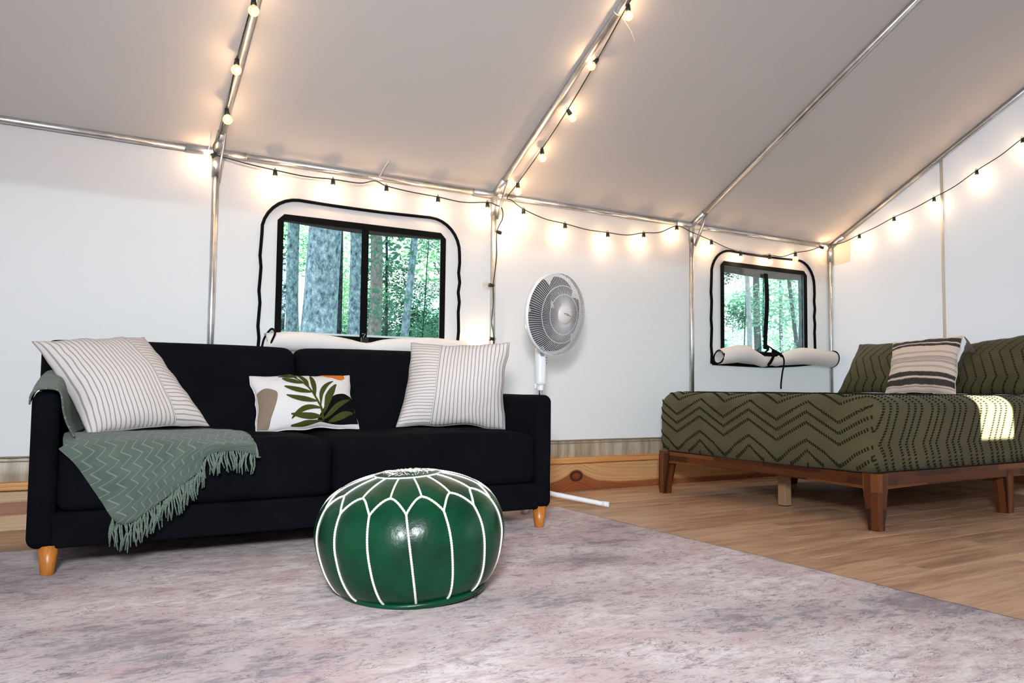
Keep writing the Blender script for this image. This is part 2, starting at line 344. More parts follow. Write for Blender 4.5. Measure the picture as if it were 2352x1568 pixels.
# ------------------------------------------------------------------ mesh helpers
def tag(o, label=None, cat=None, group=None, kind=None):
    if label: o['label'] = label
    if cat: o['category'] = cat
    if group: o['group'] = group
    if kind: o['kind'] = kind
    return o
def thing(name, loc, label, cat, group=None, kind=None):
    e = bpy.data.objects.new(name, None); COL.objects.link(e); e.location = loc; e.empty_display_size = .1
    return tag(e, label, cat, group, kind)
def adopt(o, parent):
    o.parent = parent
    loc = Vector((0, 0, 0)); q = parent
    while q is not None: 
        if q.type == 'EMPTY': loc = Vector(q.location)
        q = q.parent
    if parent.type == 'EMPTY': o.matrix_parent_inverse = Matrix.Translation(-Vector(parent.location))
    return o
def mk(name, geo, mat, parent=None, smooth=True, uv=None, kind=None, label=None):
    vs_, fs = geo
    me = bpy.data.meshes.new(name); me.from_pydata([tuple(v) for v in vs_], [], fs); me.update()
    if smooth: me.polygons.foreach_set('use_smooth', [True]*len(me.polygons))
    if uv is not None:
        l = me.uv_layers.new(name='UVMap')
        for lp in me.loops: l.data[lp.index].uv = uv[lp.vertex_index]
    mats = mat if isinstance(mat, (list, tuple)) else [mat]
    for x in mats: me.materials.append(MATS[x])
    o = bpy.data.objects.new(name, me); COL.objects.link(o)
    if parent is not None: adopt(o, parent)
    if kind: o['kind'] = kind
    if label: o['label'] = label
    return o
def join(*geos):
    V, F = [], []
    for v, f in geos:
        b = len(V); V += list(v); F += [tuple(i+b for i in q) for q in f]
    return V, F
def xf(geo, mtx): return [mtx @ Vector(v) for v in geo[0]], geo[1]
def box(x0, x1, y0, y1, z0, z1):
    v = [(x, y, z) for x in (x0, x1) for y in (y0, y1) for z in (z0, z1)]
    return v, [(0, 1, 3, 2), (4, 6, 7, 5), (0, 4, 5, 1), (2, 3, 7, 6), (0, 2, 6, 4), (1, 5, 7, 3)]
def bbox(x0, x1, y0, y1, z0, z1, r=.006, seg=2):
    bm = bmesh.new(); bmesh.ops.create_cube(bm, size=1)
    for v in bm.verts: v.co = ((x0+x1)/2+v.co.x*(x1-x0), (y0+y1)/2+v.co.y*(y1-y0), (z0+z1)/2+v.co.z*(z1-z0))
    bmesh.ops.bevel(bm, geom=bm.edges[:], offset=r, segments=seg, affect='EDGES', profile=.5)
    bm.verts.index_update(); out = ([v.co.copy() for v in bm.verts], [tuple(v.index for v in f.verts) for f in bm.faces]); bm.free(); return out
def softbox(x0, x1, y0, y1, z0, z1, r, n=10, k=4, deform=None):
    """rounded box with a dense grid so that it can be puffed"""
    def axis(h):
        rr = min(r, h*.98); a = [rr*tan(pi/4*i/k) for i in range(1, k+1)]; inn = h-rr
        m = [-inn+2*inn*i/n for i in range(n+1)]
        return [-inn-t for t in reversed(a)]+m+[inn+t for t in a]
    H = ((x1-x0)/2, (y1-y0)/2, (z1-z0)/2); c = Vector(((x0+x1)/2, (y0+y1)/2, (z0+z1)/2)); A = [axis(h) for h in H]
    idx = {}; V = []; F = []
    def vid(p):
        key = tuple(round(t, 6) for t in p)
        if key not in idx:
            q = Vector([max(-h+min(r, h*.98), min(h-min(r, h*.98), t)) for t, h in zip(p, H)]); d = Vector(p)-q
            if d.length > 1e-9:
                d.normalize(); co = q+Vector([d[i]*min(r, H[i]*.98) for i in range(3)])
            else: co = q
            idx[key] = len(V); V.append(co+c)
        return idx[key]
    for ax in range(3):
        b, d = (ax+1) % 3, (ax+2) % 3
        for s in (-1, 1):
            for i in range(len(A[b])-1):
                for j in range(len(A[d])-1):
                    q = []
                    for ii, jj in ((i, j), (i+1, j), (i+1, j+1), (i, j+1)):
                        p = [0, 0, 0]; p[ax] = s*H[ax]; p[b] = A[b][ii]; p[d] = A[d][jj]; q.append(vid(p))
                    F.append(tuple(q) if s > 0 else tuple(reversed(q)))
    if deform: V = [deform(v) for v in V]
    return V, F
def tube(path, r, n=8, caps=True, closed=False, flat=None):
    """sweep a circle (or ellipse) along a polyline; r may be a list"""
    P = [Vector(p) for p in path]; L = len(P); V = []; F = []
    T = []
    for i in range(L):
        a = P[(i-1) % L] if (closed or i > 0) else P[i]; b = P[(i+1) % L] if (closed or i < L-1) else P[i]
        t = b-a; T.append(t.normalized() if t.length > 1e-9 else Vector((0, 0, 1)))
    up = Vector((0, 0, 1)) if abs(T[0].z) < .9 else Vector((1, 0, 0)); nrm = T[0].cross(up).normalized()
    for i in range(L):
        nrm = (nrm-T[i]*nrm.dot(T[i]))
        nrm = nrm.normalized() if nrm.length > 1e-6 else T[i].orthogonal().normalized()
        bn = T[i].cross(nrm); rr = r[i] if isinstance(r, (list, tuple)) else r
        for k in range(n):
            a = 2*pi*k/n; ra, rb = (rr, rr) if flat is None else (rr*flat[0], rr*flat[1])
            V.append(P[i]+nrm*cos(a)*ra+bn*sin(a)*rb)
    for i in range(L if closed else L-1):
        j = (i+1) % L
        for k in range(n): F.append((i*n+k, i*n+(k+1) % n, j*n+(k+1) % n, j*n+k))
    if caps and not closed: F.append(tuple(reversed(range(n)))); F.append(tuple((L-1)*n+k for k in range(n)))
    return V, F
def lathe(prof, n=32, mtx=None):
    V = []; F = []; rings = []
    for r, z in prof:
        if r < 1e-6: rings.append([len(V)]); V.append(Vector((0, 0, z)))
        else:
            rings.append(list(range(len(V), len(V)+n))); V += [Vector((r*cos(2*pi*k/n), r*sin(2*pi*k/n), z)) for k in range(n)]
    for a, b in zip(rings, rings[1:]):
        for k in range(n):
            k2 = (k+1) % n
            if len(a) == 1 and len(b) == 1: continue
            if len(a) == 1: F.append((a[0], b[k2], b[k]))
            elif len(b) == 1: F.append((a[k], a[k2], b[0]))
            else: F.append((a[k], a[k2], b[k2], b[k]))
    if mtx is not None: V = [mtx @ v for v in V]
    return V, F
def grid(rows):
    nr, nc = len(rows), len(rows[0]); V = [Vector(p) for r in rows for p in r]
    F = [(i*nc+j, i*nc+j+1, (i+1)*nc+j+1, (i+1)*nc+j) for i in range(nr-1) for j in range(nc-1)]
    return V, F
def thicken(geo, t):
    bm = bmesh.new(); vv = [bm.verts.new(v) for v in geo[0]]
    for f in geo[1]: bm.faces.new([vv[i] for i in f])
    bm.normal_update(); n = len(vv); V = [v.co.copy() for v in bm.verts]+[v.co-v.normal*t for v in bm.verts]
    F = list(geo[1])+[tuple(i+n for i in reversed(f)) for f in geo[1]]
    bm.verts.index_update()
    for e in bm.edges:
        if len(e.link_faces) == 1:
            a, b = e.verts[0].index, e.verts[1].index
            f = e.link_faces[0]; vi = [v.index for v in f.verts]; k = vi.index(a)
            if vi[(k+1) % len(vi)] == b: F.append((b, a, a+n, b+n))
            else: F.append((a, b, b+n, a+n))
    bm.free(); return V, F
def cr(p, m):
    """Catmull-Rom resample of a polyline, m pieces per span"""
    P = [Vector(q) for q in p]; out = []
    for i in range(len(P)-1):
        a = P[i-1] if i > 0 else P[i]*2-P[i+1]; b, c = P[i], P[i+1]; d = P[i+2] if i+2 < len(P) else P[i+1]*2-P[i]
        for k in range(m):
            t = k/m; out.append(.5*((2*b)+(c-a)*t+(2*a-5*b+4*c-d)*t*t+(3*b-a-3*c+d)*t**3))
    return out+[P[-1]]
def patch(ctrl, mu, mv):
    rows = [cr(r, mu) for r in ctrl]; cols = list(zip(*rows)); cols = [cr(c, mv) for c in cols]
    return [list(r) for r in zip(*cols)]
def arc_uv(rows):
    """uv in metres along rows and columns"""
    uv = []
    for i, r in enumerate(rows):
        u = 0
        for j, p in enumerate(r):
            if j: u += (p-r[j-1]).length
            v = sum((rows[k][j]-rows[k-1][j]).length for k in range(1, i+1)); uv.append((u, v))
    return uv
def quad(a, b, c, d): return [a, b, c, d], [(0, 1, 2, 3)]
def nrand(p, s=1): return noise.noise(Vector(p)*s)

# ------------------------------------------------------------------ the tent: floor, walls, roof
X = (-0.107, 1.5645, 3.2474, 4.8308); EAVE = 1.8919; SL = 0.5424; FRONT = -4.90; XL = -3.45; RIDGE = -2.45; XR = 4.85
X0 = -1.78
RZ = EAVE+.02
def holed(axis, pos, a0, a1, z0, z1, holes, step=.35):
    """wall in the plane axis=pos with rectangular holes (u0,u1,w0,w1)"""
    us = sorted({a0, a1, *[h[0] for h in holes], *[h[1] for h in holes]}); ws = sorted({z0, z1, *[h[2] for h in holes], *[h[3] for h in holes]})
    def sub(l):
        o = [l[0]]
        for a, b in zip(l, l[1:]):
            n = max(1, int((b-a)/step)); o += [a+(b-a)*k/n for k in range(1, n+1)]
        return o
    us, ws = sub(us), sub(ws); V = []; F = []; id_ = {}
    def vi(u, w):
        if (u, w) not in id_: id_[(u, w)] = len(V); V.append((u, pos, w) if axis == 'y' else (pos, u, w))
        return id_[(u, w)]
    for u, u2 in zip(us, us[1:]):
        for w, w2 in zip(ws, ws[1:]):
            cu, cw = (u+u2)/2, (w+w2)/2
            if any(h[0] < cu < h[1] and h[2] < cw < h[3] for h in holes): continue
            F.append((vi(u, w), vi(u2, w), vi(u2, w2), vi(u, w2)))
    return V, F
W1 = (.255, 1.205, .97, 1.582); W2 = (3.590, 4.505, .97, 1.625)
o = mk('wall_back', holed('y', .024, XL, XR, .20, RZ, [W1, W2]), 'canvas', smooth=False)
tag(o, 'white canvas side wall of the tent with two zipped windows', 'wall', kind='structure')
o = mk('wall_front', holed('y', FRONT, XL, XR, 0, RZ, [(-1.75, -.75, 1.05, 1.86), (3.94, 4.27, 1.30, 1.85)]), 'canvas', smooth=False)  # openings added: one holds the key light, one passes the sun beam
tag(o, 'white canvas wall facing the sofa wall with openings added for light', 'wall', kind='structure')
def gable(x):
    zt = RZ-SL*RIDGE; ys = [0.024+(FRONT-.024)*k/20 for k in range(21)]
    top = [RZ+SL*(-y if y > RIDGE else y-FRONT) if y < 0 else RZ for y in ys]
    V = [(x, y, .0) for y in ys]+[(x, y, t) for y, t in zip(ys, top)]
    return V, [(k, k+1, k+22, k+21) for k in range(20)]
tag(mk('wall_right', gable(XR), 'canvas', smooth=False), 'white canvas gable wall behind the bed with a sewn seam', 'wall', kind='structure')
tag(mk('wall_left', gable(XL), 'canvas', smooth=False), 'white canvas gable wall at the far end from the bed', 'wall', kind='structure')
zr = RZ-SL*RIDGE
rows = []
for k in range(13):
    t = k/12; y = .30+(RIDGE-.30)*t; z = RZ-SL*y
    rows.append([(XL-.2+(XR-XL+.4)*j/30, y, z) for j in range(31)])
for k in range(1, 13):
    t = k/12; y = RIDGE+(FRONT-.3-RIDGE)*t; z = RZ+SL*(y-FRONT)
    rows.append([(XL-.2+(XR-XL+.4)*j/30, y, z) for j in range(31)])
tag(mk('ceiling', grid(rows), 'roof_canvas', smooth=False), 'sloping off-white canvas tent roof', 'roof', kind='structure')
# outer rain flap that hangs over the top of the wall and shades it from the sky
tag(mk('trim_1', thicken(quad((XL, .05, 1.615), (XR, .05, 1.60), (XR, .05, RZ-.03), (XL, .05, RZ-.03)), .006), 'awning_brown'), 'rain flap hanging outside along the eave of the long wall', 'flap', kind='structure')
# canvas details on the walls
o = mk('trim_2', join(tube([(XR-.006, -.952, .25), (XR-.006, -.952, RZ+SL*.952)], .010, 8, flat=(1, .5)), tube([(XR-.008, -.965, .25), (XR-.008, -.965, RZ+SL*.952)], .003, 6)), 'patch_canvas')
tag(o, 'sewn vertical seam tape on the gable wall behind the bed', 'seam', kind='structure')
tag(mk('trim_3', join(thicken(quad((XR-.003, 0.01, 1.73), (XR-.003, -.17, 1.745), (XR-.003, -.17, RZ+.06), (XR-.003, .01, RZ-.01)), .001), thicken(quad((4.70, .020, 1.735), (XR-.01, .020, 1.725), (XR-.01, .020, RZ-.02), (4.70, .020, RZ-.02)), .001)), 'patch_canvas', smooth=False), 'reinforcement patch sewn in the tent corner', 'patch', kind='structure')

# floor: base slab + planks that the photo shows
fl = mk('floor', box(XL, XR, FRONT, .03, -.06, -.004), 'vinyl_plank', smooth=False); tag(fl, 'light brown wood-look plank floor', 'floor', kind='structure')
PW, PL = .178, 1.22
pmesh = None; random.seed(4)
ky = 0; y = 0.0
while y > -3.4:
    off = (ky*.47+.13*(ky % 3)) % 1 * PL
    x = -1.25-off
    while x < XR-.02:
        x1 = min(x+PL, XR-.004); xa = max(x, -1.25)
        if x1-xa > .02:
            if abs((x1-xa)-PL) < 1e-6:
                if pmesh is None:
                    q = mk('floor_plank', bbox(0, PL-.0015, -PW+.0015, 0, -.006, 0, .0012, 1), 'vinyl_plank', fl, smooth=False); pmesh = q.data
                else:
                    q = bpy.data.objects.new('floor_plank', pmesh); COL.objects.link(q); adopt(q, fl)
            else:
                q = mk('floor_plank', bbox(0, x1-xa-.0015, -PW+.0015, 0, -.006, 0, .0012, 1), 'vinyl_plank', fl, smooth=False)
            q.location = (xa, y, 0)
        x += PL
    y -= PW; ky += 1

# base boards, batten, vinyl hem along the back wall; boards along the gable wall
bb = thing('baseboard_back', (1.8, 0, 0), 'pine boards along the foot of the long canvas wall', 'baseboard', kind='structure')
mk('board', bbox(XL+.05, .9, .0, .036, 0, .186, .003), 'striped_pine', bb, smooth=False)
mk('board', bbox(.902, XR-.01, .0, .036, 0, .186, .003), 'knotty_pine', bb, smooth=False)
tag(mk('trim_4', bbox(XL+.05, XR-.005, -.036, .032, .186, .221, .003), 'batten_wood', smooth=False), 'orange-stained wood batten on top of the pine baseboard', 'batten', kind='structure')
rows = []
for k in range(8):
    t = k/7
    rows.append([Vector((XL+.05+j*.02, .012+.006*nrand((j*.17, k*.35, 1.3))-.006*sin(pi*t), .219+t*.112)) for j in range(int((XR-XL-.06)/.02)+1)])
he = thing('trim_5', (1.8, 0, .219), 'grey-beige vinyl hem strip above the wood batten', 'hem', kind='structure')
mk('vinyl_strip', grid(rows), 'hem_vinyl', he)
for zz, r_ in ((.333, .005), (.314, .003)): mk('hem_cord', tube([(XL+.05+.1*j, .008+.002*nrand((j*.5, zz, 0)), zz+.0015*nrand((j*.7, 3, zz))) for j in range(int((XR-XL-.1)/.1)+1)], r_, 6), 'hem_cord', he)
br = thing('baseboard_right', (XR, -2.4, 0), 'dark pine board along the foot of the gable wall', 'baseboard', kind='structure')
mk('board', bbox(XR-.03, XR, FRONT, -.03, 0, .19, .003), 'striped_pine', br, smooth=False)
mk('batten', bbox(XR-.05, XR, FRONT, -.03, .19, .222, .003), 'batten_wood', br, smooth=False)

# galvanised frame
fr = thing('tent_frame', (1.56, 0, .22), 'galvanised steel pipe frame of poles, eave pipes and rafters', 'tent frame')
PR = .0175
def rz(y): return EAVE-SL*y
zridge = rz(RIDGE)
for xi in (X0, *X):
    px = xi if xi < 4.8 else 4.822
    mk('pole', tube([(px, 0, .221), (px, 0, EAVE)], PR, 14), 'galvanised_steel', fr)
    mk('rafter', tube([(px, 0, EAVE), (px, RIDGE, zridge)], PR, 14), 'galvanised_steel', fr)
    mk('rafter', tube([(px, RIDGE, zridge), (px, FRONT+.024, EAVE)], PR, 14), 'galvanised_steel', fr)
    mk('pole', tube([(px, FRONT+.024, 0), (px, FRONT+.024, EAVE)], PR, 14), 'galvanised_steel', fr)
    # corner fitting sleeves
    mk('sleeve', join(tube([(px, 0, EAVE+.004), (px, 0, EAVE-.13)], PR+.004, 14), tube([(px, 0, EAVE), (px, -.13, rz(-.13))], PR+.004, 14)), 'galvanised_steel', fr)
    s0 = -1 if xi > X0 else 0; s1 = 1 if xi < 4.8 else 0
    mk('sleeve', tube([(px+s0*.15, 0, EAVE), (px+s1*.15, 0, EAVE)], PR+.004, 14), 'galvanised_steel', fr)
    if xi < 4.8: mk('gusset', tube([(px+.012, -.145, rz(-.145)-.012), (px+.012, -.022, EAVE-.155)], .012, 8, flat=(.35, 1)), 'galvanised_steel', fr)
for a, b in zip((XL, X0, *X), (X0, *X, XR)):
    if b-a > .1:
        mk('eave_pipe', tube([(a, 0, EAVE), (min(b, 4.83), 0, EAVE)], PR, 14), 'galvanised_steel', fr)
        mk('eave_pipe', tube([(a, FRONT+.024, EAVE), (min(b, 4.83), FRONT+.024, EAVE)], PR, 14), 'galvanised_steel', fr)
        mk('ridge_pipe', tube([(a, RIDGE, zridge), (min(b, 4.83), RIDGE, zridge)], PR, 14), 'galvanised_steel', fr)

# ------------------------------------------------------------------ windows
def window(name, label, x0, x1, z0, z1, zx0, zx1, zz0, zz1, roll):
    w = thing(name, ((x0+x1)/2, .02, z0), label, 'window', kind='structure')
    yf = .016; fw = .033; ch = .035; rise = .042 if roll == 'flat' else .004
    # black webbing frame with clipped upper corners
    outer = [(x0, z0), (x1, z0), (x1, z1-ch), (x1-ch, z1), (x0+ch, z1), (x0, z1-ch)]
    inner = [(x0+fw, z0+fw), (x1-fw, z0+fw), (x1-fw, z1-fw-.008), (x1-fw-.004, z1-fw), (x0+fw+.004, z1-fw), (x0+fw, z1-fw-.008)]
    V = [(a, yf, b) for a, b in outer]+[(a, yf, b) for a, b in inner]; n = len(outer)
    F = [(k, (k+1) % n, n+(k+1) % n, n+k) for k in range(n)]
    mk('frame', thicken((V, F), -.008), 'black_webbing', w, smooth=False)
    xm = (x0+x1)/2+.0
    mk('pane', thicken(quad((x0+.01, .022, z0+.01), (xm, .022, z0+.01), (xm, .022, z1-.01), (x0+.01, .022, z1-.01)), .001), 'vinyl_pane', w, smooth=False)
    mk('pane', thicken(quad((xm, .022, z0+.01), (x1-.01, .022, z0+.01), (x1-.01, .022, z1-.01), (xm, .022, z1-.01)), .001), 'vinyl_pane', w, smooth=False)
    # rolled-up outer awning seen below the top of the frame
    mk('rolled_awning', tube(cr([(x0-.02, .062, z1-.035+rise), ((x0+x1)/2, .066, z1-.055+rise), (x1+.02, .062, z1-.038+rise)], 8), .036, 10), 'awning_brown', w)
    # zipper track
    R_ = .20; pts = []
    pts += [(zx0+.004*sin(k*2.1), 0, zz0+(zz1-R_-zz0)*k/10) for k in range(11)]
    pts += [(zx0+R_*(1-cos(a)), 0, zz1-R_+R_*sin(a)) for a in [pi/2*k/8 for k in range(1, 9)]]
    pts += [(zx0+R_+(zx1-zx0-2*R_)*k/8, 0, zz1-.012*sin(pi*k/8)*.6) for k in range(1, 8)]
    pts += [(zx1-R_+R_*sin(a), 0, zz1-R_+R_*cos(a)) for a in [pi/2*k/8 for k in range(0, 9)]]
    pts += [(zx1+.005*sin(k*2.7), 0, zz1-R_-(zz1-R_-zz0-.03)*k/10) for k in range(1, 11)]
    mk('zipper', tube([(a, .016, c) for a, b, c in pts], .0125, 8, flat=(1, .7)), 'black_webbing', w)
    mk('zipper_coil', tube([(a+.0, .008, c) for a, b, c in pts], .003, 6), 'socket_plastic', w)
    return w
w1 = window('window_1', 'clear window above the sofa with black webbing frame and arched zipper', .222, 1.237, .925, 1.612, .138, 1.334, .865, 1.700, 'flat')
w2 = window('window_2', 'smaller-looking clear window near the tent corner with rolled flap tied below', 3.557, 4.536, .945, 1.660, 3.462, 4.635, .872, 1.745, 'roll')
# centre straps
mk('strap', thicken(grid([[(.700, .004, 1.60-.68*k/14), (.742, .004, 1.60-.68*k/14)] for k in range(15)]), -.003), 'black_webbing', w1, smooth=False)
mk('buckle', join(bbox(.698, .745, -.022, -.008, .905, .955, .004), bbox(.706, .738, -.018, -.010, .86, .91, .003)), 'black_plastic', w1, smooth=False)
mk('tape_tag', join(tube([(.711, -.001, .975), (.732, -.001, .975), (.711, -.001, .945), (.732, -.001, .945)], .0012, 5)), 'nylon_tie', w1)
mk('strap', thicken(grid([[(4.022+.012*sin(k*.35), .004, 1.60-.60*k/14), (4.066+.012*sin(k*.35), .004, 1.60-.60*k/14)] for k in range(15)]), -.003), 'black_webbing', w2, smooth=False)
mk('snap', lathe([(0, .004), (.004, .003), (.005, 0)], 10, Matrix.Translation((.90, .020, 1.556)) @ Matrix.Rotation(pi/2, 4, 'X')), 'chrome', w1)
mk('snap', lathe([(0, .004), (.004, .003), (.005, 0)], 10, Matrix.Translation((4.12, .020, 1.590)) @ Matrix.Rotation(pi/2, 4, 'X')), 'chrome', w2)
# rolled flap of window 1 (mostly behind the sofa back)
def roll(pts, rads, nseg=18, spiral=1.25):
    rows = []
    for (p, r) in zip(pts, rads):
        p = Vector(p); ring = []
        for k in range(nseg*2+1):
            a = -pi/2+2*pi*spiral*k/(nseg*2); rr = r*(1-.16*k/(nseg*2))
            ring.append(p+Vector((.004*sin(5*a+p.x*9), -rr*cos(a), rr*sin(a))))
        rows.append(ring)
    return grid(rows)
pts = cr([(.16, -.045, .905), (.32, -.045, .915), (.52, -.045, .905), (.72, -.04, .890), (.90, -.045, .905), (1.12, -.045, .915), (1.345, -.045, .910)], 5)
rad = [.050+.010*nrand((p.x*4, 2, 0))-.018*exp(-((p.x-.72)/.07)**2) for p in pts]
mk('rolled_flap', thicken(roll(pts, rad), .002), 'flap_canvas', w1)
mk('flap_binding', join(tube(cr([(.165, -.05, .86), (.18, -.09, .90), (.20, -.09, .955), (.19, -.045, .975), (.165, -.01, .93), (.15, -.02, .88)], 4), .006, 6)), 'black_webbing', w1)
pts = cr([(3.475, -.045, .925), (3.60, -.055, .945), (3.72, -.06, .955), (3.84, -.05, .930), (3.95, -.045, .900), (4.03, -.045, .905), (4.10, -.045, .905), (4.20, -.055, .935), (4.33, -.065, .955), (4.50, -.06, .955), (4.66, -.055, .945), (4.76, -.055, .94)], 4)
def r2(x): return .028+.040*max(0, min(1, abs(x-4.04)/.30)) - .012*max(0, min(1, (3.62-x)/.15))
rad = [r2(p.x)+.006*nrand((p.x*7, 5, 0)) for p in pts]
mk('rolled_flap', thicken(roll(pts, rad, 16, 1.15), .002), 'flap_canvas', w2)
def ring(c, r, rx=.03): return [Vector(c)+Vector((rx*sin(a)*.4, -r*cos(a), r*sin(a))) for a in [2*pi*k/20 for k in range(20)]]
mk('flap_binding', join(tube(ring((3.478, -.045, .925), .052), .006, 6, closed=True), tube(ring((4.76, -.055, .94), .066), .006, 6, closed=True)), 'black_webbing', w2)
mk('hem_binding', thicken(grid([cr([(3.462, .012, .90), (3.75, .010, .885), (4.05, .010, .872), (4.35, .010, .885), (4.635, .010, .900)], 4), cr([(3.462, .012, .862), (3.75, .010, .858), (4.05, .010, .855), (4.35, .010, .868), (4.635, .010, .89)], 4)]), .004), 'black_webbing', w2)
mk('tie', join(tube(cr([(4.05, .0, 1.03), (4.045, -.05, 1.00), (4.02, -.09, .96), (3.975, -.10, .90), (3.96, -.08, .87)], 5), .011, 8, flat=(1, .35)),
               tube(cr([(4.05, -.01, 1.02), (4.00, -.04, .985), (3.955, -.02, .955)], 4), .010, 8, flat=(1, .35)),
               tube(cr([(4.05, -.05, 1.00), (4.095, -.10, .955), (4.105, -.115, .90), (4.103, -.10, .82), (4.098, -.09, .735), (4.102, -.085, .69)], 5), .010, 8, flat=(.8, .6)),
               tube(cr([(4.02, -.07, .985), (4.06, -.10, .965), (4.10, -.10, .945)], 4), .012, 8)), 'black_webbing', w2)

# ------------------------------------------------------------------ rug
rx0, rx1, ry0, ry1 = -1.45, 1.715, -3.6, -.527
rows = []; nx, ny = 120, 110
for j in range(ny+1):
    r = []
    for i in range(nx+1):
        x = rx0+(rx1-rx0)*i/nx; y = ry0+(ry1-ry0)*j/ny
        ex = 1 if i in (0, nx) else 0; ey = 1 if j in (0, ny) else 0
        z = .007+.0012*nrand((x*5, y*5, 0))
        if ex or ey: z = .0035
        r.append(Vector((x+ex*.012*nrand((y*9, x, 2))+ex*.006*nrand((y*40, x, 2)), y+ey*.012*nrand((x*9, y, 7))+ey*.006*nrand((x*40, y, 7)), z)))
    rows.append(r)
tag(mk('area_rug', thicken(grid(rows), .0038), 'distressed_rug'), 'large distressed lilac-grey area rug under the sofa and ottoman', 'rug')

# ------------------------------------------------------------------ sofa
sx0, sx1 = -.872, 1.300; sy0, sy1 = -1.092, -.23; sxm = .214
sf = thing('sofa', (sxm, -.66, 0), 'black tweed two-seat sofa with slim arms and tapered honey wood legs', 'sofa')
def arm_def(v): return v+Vector((0, .004*nrand((v.x*6, v.y*5, v.z*5)), .003*nrand((v.y*4, v.z*3, 2))))
mk('arm', softbox(sx0, sx0+.088, sy0, sy1-.02, .098, .645, .036, 8, 4, arm_def), 'black_tweed', sf)
mk('arm', softbox(sx1-.088, sx1, sy0, sy1-.02, .098, .645, .036, 8, 4, arm_def), 'black_tweed', sf)
mk('front_rail', softbox(sx0+.07, sx1-.07, sy0+.012, sy1-.03, .098, .222, .012, 10, 2), 'black_tweed', sf)
def seat_def(x0, x1):
    cx = (x0+x1)/2; hx = (x1-x0)/2
    def f(v):
        a = max(-1, min(1, (v.x-cx)/hx)); b = max(-1, min(1, (v.y+.80)/.30))
        if v.z > .36:
            puff = .020*(1-a**4)*(1-.5*b*b)
            for tx in (-.45, .45):
                for ty in (-.66, -.92): puff -= .016*exp(-(((v.x-cx)/hx-tx)/.13)**2-((v.y-ty)/.05)**2)
            v = v+Vector((0, 0, puff*(v.z-.36)/.10))
        if v.y < -1.02: v = v+Vector((0, -.016*(1-a**4)*max(0, 1-((v.z-.34)/.13)**2), 0))
        return v+Vector((0, 0, .003*nrand((v.x*5, v.y*5, 3))))
    return f
for a, b in ((sx0+.086, sxm-.002), (sxm+.002, sx1-.086)):
    mk('seat_cushion', softbox(a, b, sy0+.008, -.36, .220, .458, .045, 22, 5, seat_def(a, b)), 'black_tweed', sf)
def back_def(x0, x1):
    cx = (x0+x1)/2; hx = (x1-x0)/2
    def f(v):
        t = (v.z-.40)/.46; a = max(-1, min(1, (v.x-cx)/hx))
        y = v.y+.115*(t-.5)
        if v.y < -.42:
            y -= .022*(1-a**4)*(1-(2*t-1)**4)
            for tx in (-.45, .45): y += .030*exp(-((a-tx)/.09)**2-((v.z-.665)/.035)**2)
            y += .007*exp(-((v.z-.665)/.012)**2)
        return Vector((v.x, y, v.z+.008*(1-a**4)*max(0, t)))
    return f
for a, b in ((sx0+.02, sxm-.002), (sxm+.002, sx1-.02)):
    mk('backrest', softbox(a, b, -.53, -.36, .40, .858, .055, 22, 5, back_def(a, b)), 'black_tweed', sf)
    for tx in (-.45, .45):
        cx = (a+b)/2+tx*(b-a)/2
        mk('tuft_button', lathe([(0, .006), (.007, .005), (.010, 0), (.008, -.004)], 12, Matrix.Translation((cx, -.498, .665)) @ Matrix.Rotation(pi/2-.25, 4, 'X')), 'black_tweed', sf)
mk('back_panel', softbox(sx0+.03, sx1-.03, -.40, sy1, .10, .62, .02, 8, 3), 'black_tweed', sf)
for lx in (-.803, 1.248):
    for ly in (-1.052, -.34):
        dz = .006 if ly < -.6 else 0
        mk('leg', lathe([(0, 0), (.020, 0), (.0215, .003), (.034, .104), (0, .104)], 20, Matrix.Translation((lx, ly, dz))), 'honey_wood', sf)

# ------------------------------------------------------------------ cushions
def pillow_fn(c, thick, back=.7, pinch=.055, seed=0):
    tl, tr, br_, bl = [Vector(p) for p in c]
    nrm = ((tr-bl).cross(tl-br_)).normalized()
    if nrm.dot(Vector((-.838, -4.288, .684))-tl) < 0: nrm = -nrm
    def S(u, v, side=1, off=0):
        a, b = 2*u-1, 2*v-1
        a2 = a*(1-pinch*(1-b*b)); b2 = b*(1-pinch*(1-a*a)); uu, vv_ = (a2+1)/2, (b2+1)/2
        p = (tl*(1-uu)+tr*uu)*(1-vv_)+(bl*(1-uu)+br_*uu)*vv_
        w = max(0, (1-a*a)*(1-b*b)); h = thick*(w**.46)
        edge = 1-w**.5
        h += thick*.10*nrand((u*3+seed, v*3, seed))*w**.3 + .006*edge*sin(u*37+seed)*sin(v*31+seed)*min(1, w*6)
        lum = Vector((nrand((u*4+seed, v*4, 11)), nrand((u*4, v*4+seed, 17)), nrand((u*4+seed, v*4, 23))))*.010*(.35+edge)*min(1, 3*((1-abs(a))+(1-abs(b))))
        return p+lum+nrm*(side*h*(1 if side > 0 else back)+off)
    return S, nrm
